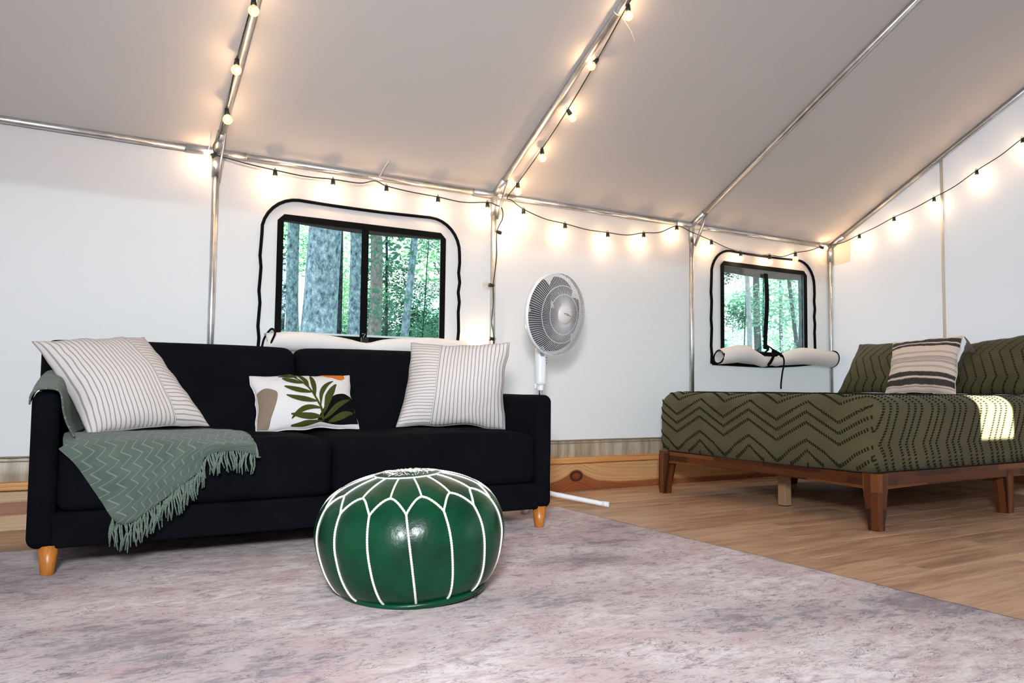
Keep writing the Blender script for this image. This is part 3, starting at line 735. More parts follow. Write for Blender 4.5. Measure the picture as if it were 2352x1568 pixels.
def pillow(name, c, thick, mat, label, cat='pillow', group=None, n=36, seed=0, uvm=None, back=.55, pinch=.075):
    S, nrm = pillow_fn(c, thick, back, pinch, seed)
    ts = [.5-.5*cos(pi*k/n) for k in range(n+1)]
    V = []; uv = []; F = []; ids = {}
    for side in (1, -1):
        for i, v in enumerate(ts):
            for j, u in enumerate(ts):
                brd = i in (0, n) or j in (0, n)
                if side < 0 and brd: ids[(-1, i, j)] = ids[(1, i, j)]; continue
                ids[(side, i, j)] = len(V); V.append(S(u, v, side)); uv.append(uvm(u, v) if uvm else (u, v))
        for i in range(n):
            for j in range(n):
                q = [ids[(side, i, j)], ids[(side, i, j+1)], ids[(side, i+1, j+1)], ids[(side, i+1, j)]]
                F.append(tuple(q))
    tl = Vector(c[0]); nn = (V[ids[(1, 0, 1)]]-V[ids[(1, 0, 0)]])
    # orient: front faces must look along +nrm
    f0 = F[n*n//2+n//2]; fn = (V[f0[1]]-V[f0[0]]).cross(V[f0[2]]-V[f0[1]])
    if fn.dot(nrm) < 0: F = [tuple(reversed(f)) if k < n*n else f for k, f in enumerate(F)]
    else: F = [f if k < n*n else tuple(reversed(f)) for k, f in enumerate(F)]
    low = min(V, key=lambda p: p.z)
    t = thing(name, (sum(p[0] for p in c)/4, sum(p[1] for p in c)/4, low.z), label, cat, group)
    mk('cover', (V, F), mat, t, uv=uv)
    # piped seam round the rim
    per = [S(k/n, 0) for k in range(n)]+[S(1, k/n) for k in range(n)]+[S(1-k/n, 1) for k in range(n)]+[S(0, 1-k/n) for k in range(n)]
    mk('edge_seam', tube(per, .0032, 6, closed=True), mat, t, uv=[(.5, .5)]*(len(per)*6))
    return t, S
pillow('throw_pillow', [(-0.883, -0.650, 0.839), (-0.467, -0.475, 0.882), (-0.218, -0.690, 0.499), (-0.682, -0.870, 0.479)], .12, 'stripe_cotton_side_right',
       'large cream striped square pillow slumped against the blanket-covered sofa arm', group='striped sofa pillows', seed=1, back=.42)
pillow('throw_pillow', [(0.812, -0.475, 0.907), (1.209, -0.815, 0.908), (1.213, -0.775, 0.465), (0.672, -0.630, 0.478)], .115, 'stripe_cotton_side_left',
       'cream striped square pillow upright against the bare sofa arm beside the fan', group='striped sofa pillows', seed=4)
lp, LS = pillow('lumbar_pillow', [(-0.021, -0.533, 0.716), (0.458, -0.533, 0.728), (.455, -.70, .476), (-.022, -.70, .470)], .078, 'white_wool',
       'small white lumbar pillow embroidered with olive fern and colour blobs', seed=7, pinch=.055)
def luv(x, y):
    def it(t, P):
        for (a, b), (c, d) in zip(P, P[1:]):
            if t <= c: return b+(d-b)*(t-a)/(c-a)
        return P[-1][1]
    L = it(y, [(0, 100), (105, 100), (500, 200), (1240, 180)]); R = it(y, [(0, 2130), (105, 2130), (650, 2160), (1240, 2275)])
    u = (x-L)/(R-L); u = min(.995, max(.005, u)); top = it(x, [(0, 105), (100, 105), (350, 140), (640, 182), (1100, 205), (1420, 192), (1600, 150), (1850, 108), (2130, 100)]); v = (y-top)/(1245-top)
    return u, min(.995, max(.005, v))
def emb_leaf(tip, base, w, bow, z):
    T, B = Vector(tip), Vector(base); ax = B-T; per = Vector((-ax.y, ax.x)).normalized(); n = 14; m = 4; rows = []
    for i in range(n+1):
        t = i/n; c = T+ax*t-per*bow*4*t*(1-t); hw = w*(sin(pi*min(1, t*.93+.04))**.75)
        rows.append([LS(*luv(*(c+per*hw*(2*j/m-1))), 1, z+.0012*(1-(2*j/m-1)**2)) for j in range(m+1)])
    return grid(rows)
for tip, base, w_, bow in [((640, 185), (920, 325), 26, 10), ((610, 258), (920, 330), 36, -15), ((840, 195), (990, 380), 40, 15), ((970, 200), (1190, 590), 52, 45), ((680, 350), (1110, 495), 48, -15),
                          ((725, 530), (1250, 690), 48, -15), ((735, 715), (1350, 860), 50, -15), ((1265, 255), (1310, 790), 52, 10), ((1715, 380), (1410, 930), 46, -80), ((1785, 450), (1480, 1060), 66, -35),
                          ((2060, 725), (1490, 1170), 52, -20), ((2140, 1000), (1600, 1190), 56, -15), ((830, 1140), (1420, 990), 50, 85), ((820, 1060), (1480, 1130), 48, -15), ((820, 1228), (1490, 1195), 30, 10)]:
    mk('embroidered_leaf', emb_leaf(tip, base, w_, bow, .0032), 'olive_embroidery', lp)
stp = [(930, 330), (1020, 410), (1110, 495), (1190, 590), (1270, 700), (1340, 830), (1400, 950), (1440, 1040), (1470, 1130), (1490, 1200)]
mk('embroidered_stem', grid([[LS(*luv(x-14-i, y+8), 1, .0036), LS(*luv(x, y), 1, .0046), LS(*luv(x+14+i, y-8), 1, .0036)] for i, (x, y) in enumerate(stp)]), 'olive_embroidery', lp)
def blob(poly, mat, name, z):
    P = [Vector(p) for p in poly]; P = [Vector((p.x, p.y, 0)) for p in P]; ring_ = cr(P+[P[0]], 4)[:-1]; c = sum(ring_, Vector())/len(ring_); rows = []
    n = 10
    for k in range(1, n+1):
        rows.append([LS(*luv(*(c+(q-c)*k/n).xy), 1, z+.001*(1-(k/n)**4)) for q in ring_+[ring_[0]]])
    V, F = grid(rows); V.append(LS(*luv(c.x, c.y), 1, z+.001)); m = len(ring_)+1
    F += [(len(V)-1, j+1, j) for j in range(m-1)]
    mk(name, (V, F), mat, lp)
blob([(205, 520), (330, 490), (450, 530), (545, 600), (562, 690), (525, 830), (485, 950), (445, 1080), (425, 1238), (300, 1240), (186, 1238), (200, 1100), (206, 900), (215, 700)], 'taupe_embroidery', 'taupe_shape', .0022)
blob([(1365, 1200), (1440, 1020), (1560, 860), (1700, 720), (1850, 640), (2000, 630), (2130, 680), (2190, 800), (2235, 1000), (2258, 1170), (2000, 1210), (1650, 1215)], 'black_embroidery', 'black_shape', .0018)
blob([(1420, 196), (1600, 165), (1850, 122), (1960, 125), (1996, 190), (1975, 265), (1880, 305), (1750, 290), (1600, 255), (1480, 222)], 'orange_embroidery', 'orange_shape', .0022)

# ------------------------------------------------------------------ throw blanket
bl = thing('throw_blanket', (-.55, -.9, .47), 'sage green knitted throw with fringe draped over sofa arm and seat front', 'blanket')
ya = [-1.098, -1.05, -.92, -.80, -.70, -.63]; za = [.652, .655, .664, .690, .708, .720]; xo = [0, 0, .003, .012, .022, .030]
rows = []
for y, z, q in zip(ya, za, xo):
    k = q/.030*.32
    rows.append([(-.881+q, y, z-.048), (-.879+q, y, z-.020), (-.858+q, y, z+.006), (-.815+q*.7, y, z+.008), (-.784+q*.75, y, z-.008), (-.772+.12*k, y, z-.075+.02*k), (-.757+.16*k, y+.01, .53+.09*k), (-.735+.19*k, y+.02, .487+.02*k)])
A = patch(rows, 5, 5)
A = [[p+Vector((0, .004*nrand((p.x*20, p.y*14, p.z*20)), .004*nrand((p.y*16, p.z*14, p.x*10)))) for p in r] for r in A]
mk('arm_drape', thicken(grid(A), .006), 'sage_knit', bl, uv=(lambda q: q+q)(arc_uv(A)))
def colm(x, xb, zb, xs, yy=-1.128):
    top = .487
    return [(xs, -.605, top), (xs*.6+x*.4, -.74, top), (xs*.25+x*.75, -.90, top+.006), (x, -1.045, top-.004), (x, -1.108, .462), (xb*.15+x*.85, yy, .462-(.462-zb)*.22), (xb*.5+x*.5, yy-.004, .462-(.462-zb)*.55), (xb*.8+x*.2, yy-.002, .462-(.462-zb)*.8), (xb, yy, zb)]
cols = [colm(-.772, -.786, .450, -.74), colm(-.72, -.735, .395, -.70), colm(-.655, -.672, .300, -.64), colm(-.60, -.600, .188, -.59), colm(-.53, -.545, .180, -.53), colm(-.455, -.455, .245, -.46),
        colm(-.385, -.380, .305, -.40), colm(-.325, -.322, .352, -.35), colm(-.300, -.305, .405, -.32, -1.135), colm(-.255, -.258, .425, -.28, -1.150), colm(-.19, -.190, .425, -.24, -1.142), colm(-.125, -.118, .410, -.205, -1.150)]
B = patch([list(r) for r in zip(*cols)], 5, 5)
B = [[p+Vector((.003*nrand((p.z*12, p.x*10, 1)), .008*nrand((p.x*9, p.z*7, 4))*(1 if p.y < -1.1 else .2), .005*nrand((p.x*10, p.y*10, 9))*(1 if p.y > -1.05 else 0))) for p in r] for r in B]
def rot_uv(uvs, a): return [(u*cos(a)-v*sin(a), u*sin(a)+v*cos(a)) for u, v in uvs]
ub = rot_uv(arc_uv(B), .35)
mk('seat_drape', thicken(grid(B), -.006), 'sage_knit', bl, uv=ub+ub)
random.seed(11); fg = []
edge = B[-1]; el = cr(edge, 1)
start = 14
acc = 0
for j in range(start, len(edge)-1):
    a, b = edge[j], edge[j+1]; L_ = (b-a).length; m = max(1, int(L_/.0052))
    for k in range(m):
        p = a+(b-a)*((k+random.random()*.6)/m); ln = random.uniform(.070, .100) if p.x < -.31 else random.uniform(.062, .088)
        dx = random.uniform(-.016, .016); dy = -random.uniform(.0, .010)
        path = [p+Vector((dx*t+.004*sin(t*5+j+k), dy*t-.003, -ln*t)) for t in (0, .3, .6, 1)]
        fg.append(tube(path, [.0030, .0034, .0030, .0022], 5))
rt = [r[-1] for r in B][18:]
for j in range(0, len(rt)-1):
    for k in range(2):
        p = rt[j]+(rt[j+1]-rt[j])*(k/2); ln = random.uniform(.05, .08)
        path = [p+Vector((.012*t+.003*sin(t*6+k), -.006*t, -max(0, min(ln*t, p.z-.40)))) for t in (0, .3, .6, 1)]
        if p.y < -1.08: fg.append(tube(path, [.0030, .0034, .0030, .0022], 5))
mk('fringe', join(*fg), 'sage_yarn', bl, kind='stuff')

# ------------------------------------------------------------------ leather pouf
PC = Vector((.241, -1.836, .004)); NG = 15
pf = thing('pouf_ottoman', PC, 'round green leather pouf with white stitched petals on the rug', 'ottoman')
prof = cr([(.222, .012, 0), (.262, .045, 0), (.292, .100, 0), (.307, .165, 0), (.309, .215, 0), (.298, .262, 0), (.270, .308, 0), (.225, .344, 0), (.165, .370, 0), (.095, .387, 0), (.03, .393, 0), (0, .394, 0)], 6)
cl_ = [0]
for a, b in zip(prof, prof[1:]): cl_.append(cl_[-1]+(b-a).length)
cl_ = [c/cl_[-1] for c in cl_]
def pr(t):
    t = max(0, min(1, t))
    for k in range(len(cl_)-1):
        if t <= cl_[k+1]: f = (t-cl_[k])/(cl_[k+1]-cl_[k]); q = prof[k]+(prof[k+1]-prof[k])*f; return q.x, q.y
    return 0, prof[-1].y
def t_of_r(r, upper=True):
    lo, hi = .45, 1.0
    for _ in range(40):
        m = (lo+hi)/2
        if pr(m)[0] > r: lo = m
        else: hi = m
    return lo
TV, TA, TD = t_of_r(.278), t_of_r(.232), t_of_r(.110)
PH0 = math.radians(-114.5)
DP = 2*pi/NG
TILT = Matrix.Rotation(math.radians(4.2), 4, Vector((.86, -.5, 0)).cross(Vector((0, 0, 1)))) @ Matrix.Rotation(math.radians(1.5), 4, 'X')
def psurf(ph, t, off=0):
    r, z = pr(t); f = ((ph-PH0)/DP) % 1; ph0_ = ph; ph = ph+.075*max(0, 1-t/TV)
    puff = 0
    if t < TA+.02: puff = .0045*(sin(pi*f)**.8)*min(1, max(0, (TA+.06-t)*6))*min(1, t*8)
    f2 = ((ph0_-PH0)/DP+.5) % 1
    if t > TV: puff = max(puff*max(0, 1-(t-TV)*12), .004*sin(pi*f2)*min(1, (t-TV)*8)*min(1, max(0, (TD-t)*8)))
    a, b = pr(max(0, t-.01)), pr(min(1, t+.01)); d = Vector((b[0]-a[0], b[1]-a[1])); d.normalize(); nr_, nz_ = d.y, -d.x
    wob = -.0+.007*nrand((cos(ph)*1.6, sin(ph)*1.6, z*5+3))
    rr = r+(puff+off+wob*(r/.3))*nr_; zz = z+(puff*.6+off)*nz_
    rr *= 1+.012*cos(ph-.4)
    p = Vector((rr*cos(ph), rr*sin(ph), zz)); q = TILT @ (p-Vector((0, 0, .02)))+Vector((0, 0, .02))
    q.z = max(q.z, .004)
    return PC+q
def arch(f): return TV+(TA-TV)*(1-abs(2*f-1)**1.7)
for i in range(NG):
    rows = []
    for a in range(15):
        f = a/14; ph = PH0+DP*(i+f); tb = arch(f)
        rows.append([psurf(ph, tb*k/22) for k in range(23)])
    mk('side_panel', grid(rows), 'green_leather', pf)
    rows = []
    for a in range(11):
        f = a/10; ph = PH0+DP*(i+.5+f); tb = arch((.5+f) % 1)
        rows.append([psurf(ph, tb+(TD-tb)*k/10) for k in range(11)])
    mk('top_panel', grid(rows), 'green_leather', pf)
rows = [[psurf(2*pi*a/48, TD+(1-TD)*k/8*.999) for k in range(9)] for a in range(49)]
mk('top_disc', grid(rows), 'green_leather', pf)
rows = [[PC+Vector((0, 0, .006))]*1+[psurf(2*pi*a/48, .0)] for a in range(49)]
rows = [[PC+Vector((.001*cos(a), .001*sin(a), .003)), psurf(2*pi*a/48, 0)] for a in range(49)]
mk('base_panel', grid(rows), 'green_leather', pf)
def beads(pts, r, step=.0075):
    """braided stitch cord: a tube whose radius swells with every stitch"""
    P = [pts[0]]; d = 0
    out = []; L_ = 0
    for a, b in zip(pts, pts[1:]):
        l = (b-a).length; n = max(1, int(l/(step/3)))
        for k in range(n): out.append(a+(b-a)*k/n)
    out.append(pts[-1])
    return tube(out, [r*(1.0 if k % 3 else .72) for k in range(len(out))], 6)
st = []
for i in range(NG):
    ph = PH0+DP*i
    st.append(beads([psurf(ph, .03+(TV-.03)*k/40, .0015) for k in range(41)], .0042))
    st.append(beads([psurf(PH0+DP*(i+f/24), arch(f/24), .0015) for f in range(25)], .0042))
    st.append(beads([psurf(PH0+DP*(i+.5), TA+(TD-TA)*k/20, .0015) for k in range(21)], .0038))
st.append(beads([psurf(2*pi*k/72, TD, .0015) for k in range(73)], .0036))
mk('white_stitching', join(*st), 'white_cord', pf)
random.seed(5); em = []
for k in range(130):
    a = random.random()*2*pi; t = TD+(1-TD)*(.22+.7*random.random()); p = psurf(a, t, .002); L_ = random.uniform(.008, .018); d = Vector((cos(a+random.uniform(-.9, .9)), sin(a+random.uniform(-.9, .9)), 0))*L_
    em.append(tube([p-d, p+Vector((0, 0, .0025)), p+d], [.0009, .0014, .0009], 4))
mk('top_embroidery', join(*em), 'white_cord', pf, kind='stuff')
mk('base_piping', tube([psurf(2*pi*k/80, .018, .010)+Vector((0, 0, .004+.010*max(0, sin(2*pi*k/80-.6)))) for k in range(80)], .011, 8, closed=True), 'green_leather', pf)
zp = psurf(math.radians(-62), .01, .012)
mk('zip_pull', tube(cr([zp+Vector((0, 0, .012)), zp+Vector((.004, -.012, .006)), zp+Vector((-.004, -.026, .0)), zp+Vector((-.009, -.024, .001)), zp+Vector((-.002, -.008, .01))], 5), .0016, 6), 'dark_metal', pf)

# ------------------------------------------------------------------ pedestal fan
FB = Vector((1.665, -.405, 0)); fan = thing('pedestal_fan', FB, 'white pedestal fan with round wire grille standing behind the sofa', 'fan')
for ang in (-44, -134, 46, 136):
    d = Vector((cos(math.radians(ang)), sin(math.radians(ang)), 0)); L_ = .40 if ang < 0 else .36; lift = .009 if ang == -134 else .001
    mk('foot', tube([FB+Vector((0, 0, .075)), FB+d*.06+Vector((0, 0, .068)), FB+d*(L_-.03)+Vector((0, 0, .020+lift)), FB+d*L_+Vector((0, 0, .016+lift))], [.015, .0145, .014, .014], 12), 'white_plastic', fan)
    mk('foot_cap', tube([FB+d*(L_-.035)+Vector((0, 0, .021+lift)), FB+d*(L_+.006)+Vector((0, 0, .0175+lift))], .0162, 12), 'white_plastic', fan)
mk('base_collar', lathe([(0, .05), (.05, .05), (.052, .07), (.03, .10), (.024, .16), (0, .16)], 24, Matrix.Translation(FB)), 'white_plastic', fan)
mk('lower_pole', lathe([(.0155, .14), (.0155, .50), (.019, .50), (.019, .54), (0, .54)], 16, Matrix.Translation(FB)), 'white_plastic', fan)
mk('inner_pole', lathe([(.0115, .52), (.0115, .70)], 16, Matrix.Translation(FB)), 'chrome', fan)
ch = mk('control_column', softbox(FB.x-.030, FB.x+.030, FB.y-.030, FB.y+.030, .690, .930, .024, 4, 4), 'white_plastic', fan)
mk('column_neck', lathe([(.018, .665), (.021, .70), (0, .70)], 16, Matrix.Translation(FB)), 'white_plastic', fan)
fd = Vector((.22, -.965, -.10)).normalized()       # the way the fan faces
mk('display_label', bbox(FB.x-.022, FB.x+.004, FB.y-.0315, FB.y-.029, .862, .905, .001, 1), 'label_blue', fan, smooth=False)
for k in range(3): mk('push_button', bbox(FB.x+.028, FB.x+.037, FB.y-.012, FB.y+.004, .822+k*.016, .828+k*.016, .0015, 1), 'black_plastic', fan, smooth=False)
mk('height_knob', join(tube([FB+Vector((-.018, -.01, .690)), FB+Vector((-.040, -.012, .690))], .005, 8), bbox(FB.x-.050, FB.x-.038, FB.y-.02, FB.y-.006, .676, .704, .003)), 'white_plastic', fan)
HC = FB+Vector((.028, -.115, 1.105))
Q = fd.to_track_quat('Z', 'Y').to_matrix().to_4x4(); FM = Matrix.Translation(HC) @ Q
RG = .238
mk('motor_housing', lathe([(0, -.205), (.035, -.203), (.058, -.19), (.066, -.16), (.068, -.11), (.060, -.085), (0, -.085)], 28, FM), 'white_plastic', fan)
mk('head_bracket', tube([FB+Vector((0, 0, .90)), FB+Vector((0, 0, 1.0)), FB+Vector((.01, -.01, 1.07))], [.026, .024, .022], 14), 'white_plastic', fan)
blg = []
for k in range(5):
    rows = []
    for i in range(9):
        r = .03+.187*i/8; w = .55+.50*sin(pi*min(1, i/8*.85+.1))
        rows.append([FM @ Vector((r*cos(a), r*sin(a), -.02+.028*(j/6-.5)*(1.1-.4*i/8))) for j, a in [(j, 2*pi*k/5+w*(j/6-.5)*1.5) for j in range(7)]])
    mk('blade', thicken(grid(rows), .002), 'blade_plastic', fan)
mk('blade_hub', lathe([(0, .01), (.03, .005), (.036, -.03), (.036, -.06), (0, -.06)], 20, FM), 'blade_plastic', fan)
def dome(s):  # profile of the grille: radius -> axial offset
    return lambda r: s*(.012+.062*(1-(r/RG)**2.6))
fr_w = []; bk_w = []
NW = 104
for k in range(NW):
    a = 2*pi*k/NW
    def pth(f, r0, tw):
        out = []
        for i in range(9):
            r = r0+(RG-r0)*i/8; aa = a+tw*(1-i/8)**1.5; out.append(FM @ Vector((r*cos(aa), r*sin(aa), f(r))))
        return out
    fr_w.append(tube(pth(dome(1), .045, .30), .0016, 4, caps=False)); bk_w.append(tube(pth(dome(-1.25), .062, -.2), .0016, 4, caps=False))
mk('front_grille', join(*fr_w), 'grille_wire', fan, kind='stuff'); mk('rear_grille', join(*bk_w), 'grille_wire', fan, kind='stuff')
def circ(r, z, n=72): return [FM @ Vector((r*cos(2*pi*k/n), r*sin(2*pi*k/n), z)) for k in range(n)]
for r in (.115, .165): mk('grille_ring', tube(circ(r, dome(1)(r)-.0015), .0016, 5, closed=True), 'white_plastic', fan)
for r in (.12, .18): mk('grille_ring', tube(circ(r, dome(-1.25)(r)+.0015), .0016, 5, closed=True), 'white_plastic', fan)
mk('rim_band', lathe([(RG-.001, .013), (RG+.003, .012), (RG+.0045, 0), (RG+.003, -.014), (RG-.001, -.015), (RG-.001, .013)], 72, FM), 'white_plastic', fan)
cp = mk('hub_cap', lathe([(0, .090), (.03, .088), (.052, .081), (.060, .070), (.058, .064), (0, .064)], 36, FM), 'cap_plastic', fan)
def capp(x, y): r2_ = x*x+y*y; return FM @ Vector((x, y, .0905-2.6*r2_))
# lettering on the cap, written across as a thin script: a capital T, a small word and a short second word
LM = Matrix.Identity(4)
ux = (FM.to_3x3().inverted() @ Vector((cos(YAW), -sin(YAW), 0))); ux = Vector((ux.x, ux.y)).normalized(); uy = Vector((-ux.y, ux.x))
if (FM.to_3x3() @ Vector((uy.x, uy.y, 0))).z < 0: uy = -uy
def lt(pts, r): return tube([capp(*(ux*a*.001+uy*b*.001)) for a, b in pts], r, 5)
words = [lt([(-26, 9), (-14, 9), (-4, 8), (6, 4), (16, -3)], .0011), lt([(-22, 9), (-22, 3), (-19, 1)], .0012)]
for k in range(6): words.append(lt([(-12+k*4.2, 3-k*1.4), (-10+k*4.2, 4-k*1.4), (-9.6+k*4.2, 0-k*1.4), (-8.4+k*4.2, .8-k*1.4)], .0010))
for k in range(4): words.append(lt([(19+k*3.4, -6-k*1.4), (20.5+k*3.4, -5-k*1.4), (20.8+k*3.4, -8.5-k*1.4), (22+k*3.4, -8-k*1.4)], .0010))
mk('cap_lettering', join(*words), 'grey_print', cp)
mk('power_cord', tube(cr([FB+Vector((-.02, .02, .72)), FB+Vector((-.05, .03, .70)), FB+Vector((-.075, .03, .64)), FB+Vector((-.085, .04, .45)), FB+Vector((-.06, .06, .15)), FB+Vector((-.1, .15, .01))], 5), .0018, 6), 'white_plastic', fan)

# ------------------------------------------------------------------ bed
bed = thing('platform_bed', (3.7, -1.09, 0), 'low acacia wood platform bed frame with tapered legs', 'bed')
bx0, bx1, by0, by1 = 2.668, 4.775, -1.885, -.300
def leg_taper(cx, cy, sx, sy, z1, w0=.060, w1=.088):
    """square leg that tapers on the two inner faces; sx, sy point inward"""
    V = []; nseg = 8
    for k in range(nseg+1):
        t = k/nseg; w = w0+(w1-w0)*min(1, t*1.15)**1.6; z = z1*t
        V += [(cx, cy, z), (cx+sx*w, cy, z), (cx+sx*w, cy+sy*w, z), (cx, cy+sy*w, z)]
    F = [(k*4+i, k*4+(i+1) % 4, k*4+4+(i+1) % 4, k*4+4+i) for k in range(nseg) for i in range(4)]+[(3, 2, 1, 0), (nseg*4, nseg*4+1, nseg*4+2, nseg*4+3)]
    if sx*sy < 0: F = [tuple(reversed(f)) for f in F]
    bm = bmesh.new(); vv = [bm.verts.new(v) for v in V]
    for f in F: bm.faces.new([vv[i] for i in f])
    ed = [e for e in bm.edges if abs(e.verts[0].co.z-e.verts[1].co.z) > .005]
    bmesh.ops.bevel(bm, geom=ed, offset=.007, segments=2, affect='EDGES'); bm.verts.index_update(); bm.normal_update()
    out = ([v.co.copy() for v in bm.verts], [tuple(v.index for v in f.verts) for f in bm.faces]); bm.free(); return out
def uv_box(geo, s=1.0, rot=False):
    return [((v[0]+v[1])*s, v[2]*s) if not rot else (v[2]*s, (v[0]+v[1])*s) for v in geo[0]]
for cx, cy, sx, sy in ((bx0, by0, 1, 1), (bx0, by1, 1, -1), (bx1, by0, -1, 1), (bx1, by1, -1, -1)):
    ge = leg_taper(cx, cy, sx, sy, .277); mk('leg', ge, 'acacia', bed, smooth=False, uv=uv_box(ge, 1, True))
def rail(p0, p1, th, z0, z1, bowz):
    n = 24; V = []; F = []
    for k in range(n+1):
        t = k/n; p = Vector(p0)*(1-t)+Vector(p1)*t; d = (Vector(p1)-Vector(p0)).normalized(); q = Vector((-d.y, d.x, 0))*th
        zb = z0+bowz*(1-abs(2*t-1)**2.2)
        V += [p+Vector((0, 0, zb)), p+q+Vector((0, 0, zb)), p+q+Vector((0, 0, z1)), p+Vector((0, 0, z1))]
    F = [(k*4+i, k*4+4+i, k*4+4+(i+1) % 4, k*4+(i+1) % 4) for k in range(n) for i in range(4)]+[(0, 1, 2, 3), (n*4+3, n*4+2, n*4+1, n*4)]
    return V, F
for nm, p0, p1 in (('foot_rail', (bx0+.012, by0+.07, 0), (bx0+.012, by1-.07, 0)), ('side_rail', (bx1-.07, by0+.012, 0), (bx0+.07, by0+.012, 0)), ('side_rail', (bx0+.07, by1-.012, 0), (bx1-.07, by1-.012, 0)), ('head_rail', (bx1-.012, by1-.07, 0), (bx1-.012, by0+.07, 0))):
    ge = rail(p0, p1, -.026, .198, .272 if nm == 'foot_rail' else .279, .010); mk(nm, ge, 'acacia', bed, smooth=False, uv=uv_box(ge))
mk('centre_beam', bbox(bx0+.03, bx1-.03, -1.115, -1.055, .213, .254, .003), 'plain_leg', bed, smooth=False)
for cx in (2.95, 3.75): 
    mk('support_leg', bbox(cx-.027, cx+.027, -1.112, -1.058, 0.004, .22, .003), 'plain_leg', bed, smooth=False)
    mk('leg_pad', bbox(cx-.025, cx+.025, -1.110, -1.060, 0, .008, .002), 'black_plastic', bed, smooth=False)
for cy, sy in ((by0+.012, 1), (by1-.012, -1)):
    ge = leg_taper(3.93, cy, -1, sy, .25, .066, .078); mk('leg', ge, 'acacia', bed, smooth=False, uv=uv_box(ge, 1, True))
for k in range(13):
    xx = bx0+.12+k*.155; mk('slat', bbox(xx, xx+.06, by0+.03, by1-.03, .252, .266, .003), 'plain_leg', bed, smooth=False)
# mattress in its chevron bedspread
mx0, mx1, my0, my1, mz0, mz1 = 2.652, 4.735, -1.880, -.305, .275, .661
mat_ = thing('bedspread', (3.7, -1.09, .28), 'olive green bedspread with dark tufted chevrons wrapped over the mattress', 'bedspread')
MR = .085
def sag(p):
    p = Vector(p); a = (p.x-mx0)/(mx1-mx0); b = (p.y-my0)/(my1-my0)
    if p.z < mz0+MR: p.z = mz0+(p.z-mz0)*(.30+.70*(p.z-mz0)/MR)
    if p.z < .40:
        edge_ = sin(pi*max(0, min(1, b)))
        p.z -= .010*edge_*(1 if p.x < mx0+.2 else 0)*(1-(p.z-mz0)/.125)
    e = .010*sin(pi*max(0, min(1, (p.z-mz0)/(mz1-mz0))))
    if p.x < mx0+.03: p.x -= e
    if p.y < my0+.03: p.y -= e
    p.z += .002*(1-(2*a-1)**4)*(1-(2*b-1)**4)*(1 if p.z > .6 else 0)
    p += Vector((nrand(p, 4), nrand(p+Vector((5, 0, 0)), 4), nrand(p+Vector((0, 9, 0)), 4)))*.004
    return p
mk('cover', softbox(mx0, mx1, my0, my1, mz0, mz1, MR, 30, 6, sag), 'olive_cotton', mat_)
def axis_fold(s, lo):
    """distance s from the top edge (s<0 hangs down): returns position along axis and drop"""
    q = pi*MR/2
    if s >= 0: return lo+MR+s, 0
    if s > -q: a = -s/MR; return lo+MR-MR*sin(a), MR*(1-cos(a))
    return lo, MR+(-s-q)
random.seed(3); tf_v, tf_f = [], []
def tuft(P, n_, along, L_=.0095, w=.0042, h=.0045):
    n_ = n_.normalized(); al = (along-n_*along.dot(n_)).normalized(); sd_ = n_.cross(al); b = len(tf_v)
    for (x, y, z) in ((-1, -1, 0), (1, -1, 0), (1, 1, 0), (-1, 1, 0), (-.7, -.6, 1), (.7, -.6, 1), (.7, .6, 1), (-.7, .6, 1)):
        tf_v.append(P+al*x*L_+sd_*y*w+n_*z*h)
    for f in ((0, 1, 5, 4), (1, 2, 6, 5), (2, 3, 7, 6), (3, 0, 4, 7), (4, 5, 6, 7)): tf_f.append(tuple(i+b for i in f))
Q_ = pi*MR/2; drop = mz1-mz0; side_len = Q_+drop-2*MR+.05
Tw = (my1-my0)-2*MR
s_lines = []; s = -side_len-.05; kk = 0
while s < 2.05:
    s_lines.append(s); s += (.055, .055, .092)[kk % 3]; kk += 1
AMP, PER = .105, .395
for s0 in s_lines:
    t = -side_len
    while t < Tw+side_len:
        ph = (t+.09)/PER % 1; zg = AMP*(abs(2*ph-1)); s = s0+zg-AMP/2; slope = (-1 if ph < .5 else 1)*2*AMP/PER
        drop_s = s < -Q_*.6; drop_t = t < -Q_*.6 or t > Tw+Q_*.6
        tt = t if t <= Tw/2 else Tw-t                 # distance in from the nearer long edge
        ok = s > -side_len and s < (mx1-mx0)-2*MR and not (drop_s and tt < -Q_*.52) and not (drop_t and s < -Q_*.52)
        if ok:
            sg = -1 if t <= Tw/2 else 1; yb = (lambda q: my0+q) if t <= Tw/2 else (lambda q: my1-q)
            if drop_s:                                 # foot face, wrapping round its upright corners
                a = max(0, -tt/MR); k_ = min(1, -s/Q_); x, dz1 = axis_fold(s, mx0)
                P = Vector((x+MR*(1-cos(a))*k_, yb(MR+tt if tt >= 0 else MR-MR*sin(a)), mz1-dz1)); n_ = Vector((-cos(a)*k_, sg*sin(a)*k_, 1-k_))
            elif drop_t:
                a = max(0, -s/MR); k_ = min(1, -tt/Q_); yv, dz2 = axis_fold(tt, 0)
                P = Vector((mx0+MR+s if s >= 0 else mx0+MR-MR*sin(a), yb(yv+MR*(1-cos(a))*k_), mz1-dz2)); n_ = Vector((-sin(a)*k_, sg*cos(a)*k_, 1-k_))
            else:
                x, dz1 = axis_fold(s, mx0); yv, dz2 = axis_fold(tt, 0); P = Vector((x, yb(yv), mz1-dz1-dz2))
                ks, kt = min(1, max(0, -s/Q_)), min(1, max(0, -tt/Q_)); n_ = Vector((-ks, sg*kt, 1-max(ks, kt)))
            if n_.length > .1 and P.z > .31:
                n_.normalize()
                if s < -Q_: al = Vector((0, slope*.4, -1)) if False else Vector((0, .35, 1))
                elif t < -Q_ or t > Tw+Q_: al = Vector((1, 0, .35))
                else: al = Vector((1, .35, 0))
                tuft(sag(P)-n_*.001, n_, al)
        t += .0135
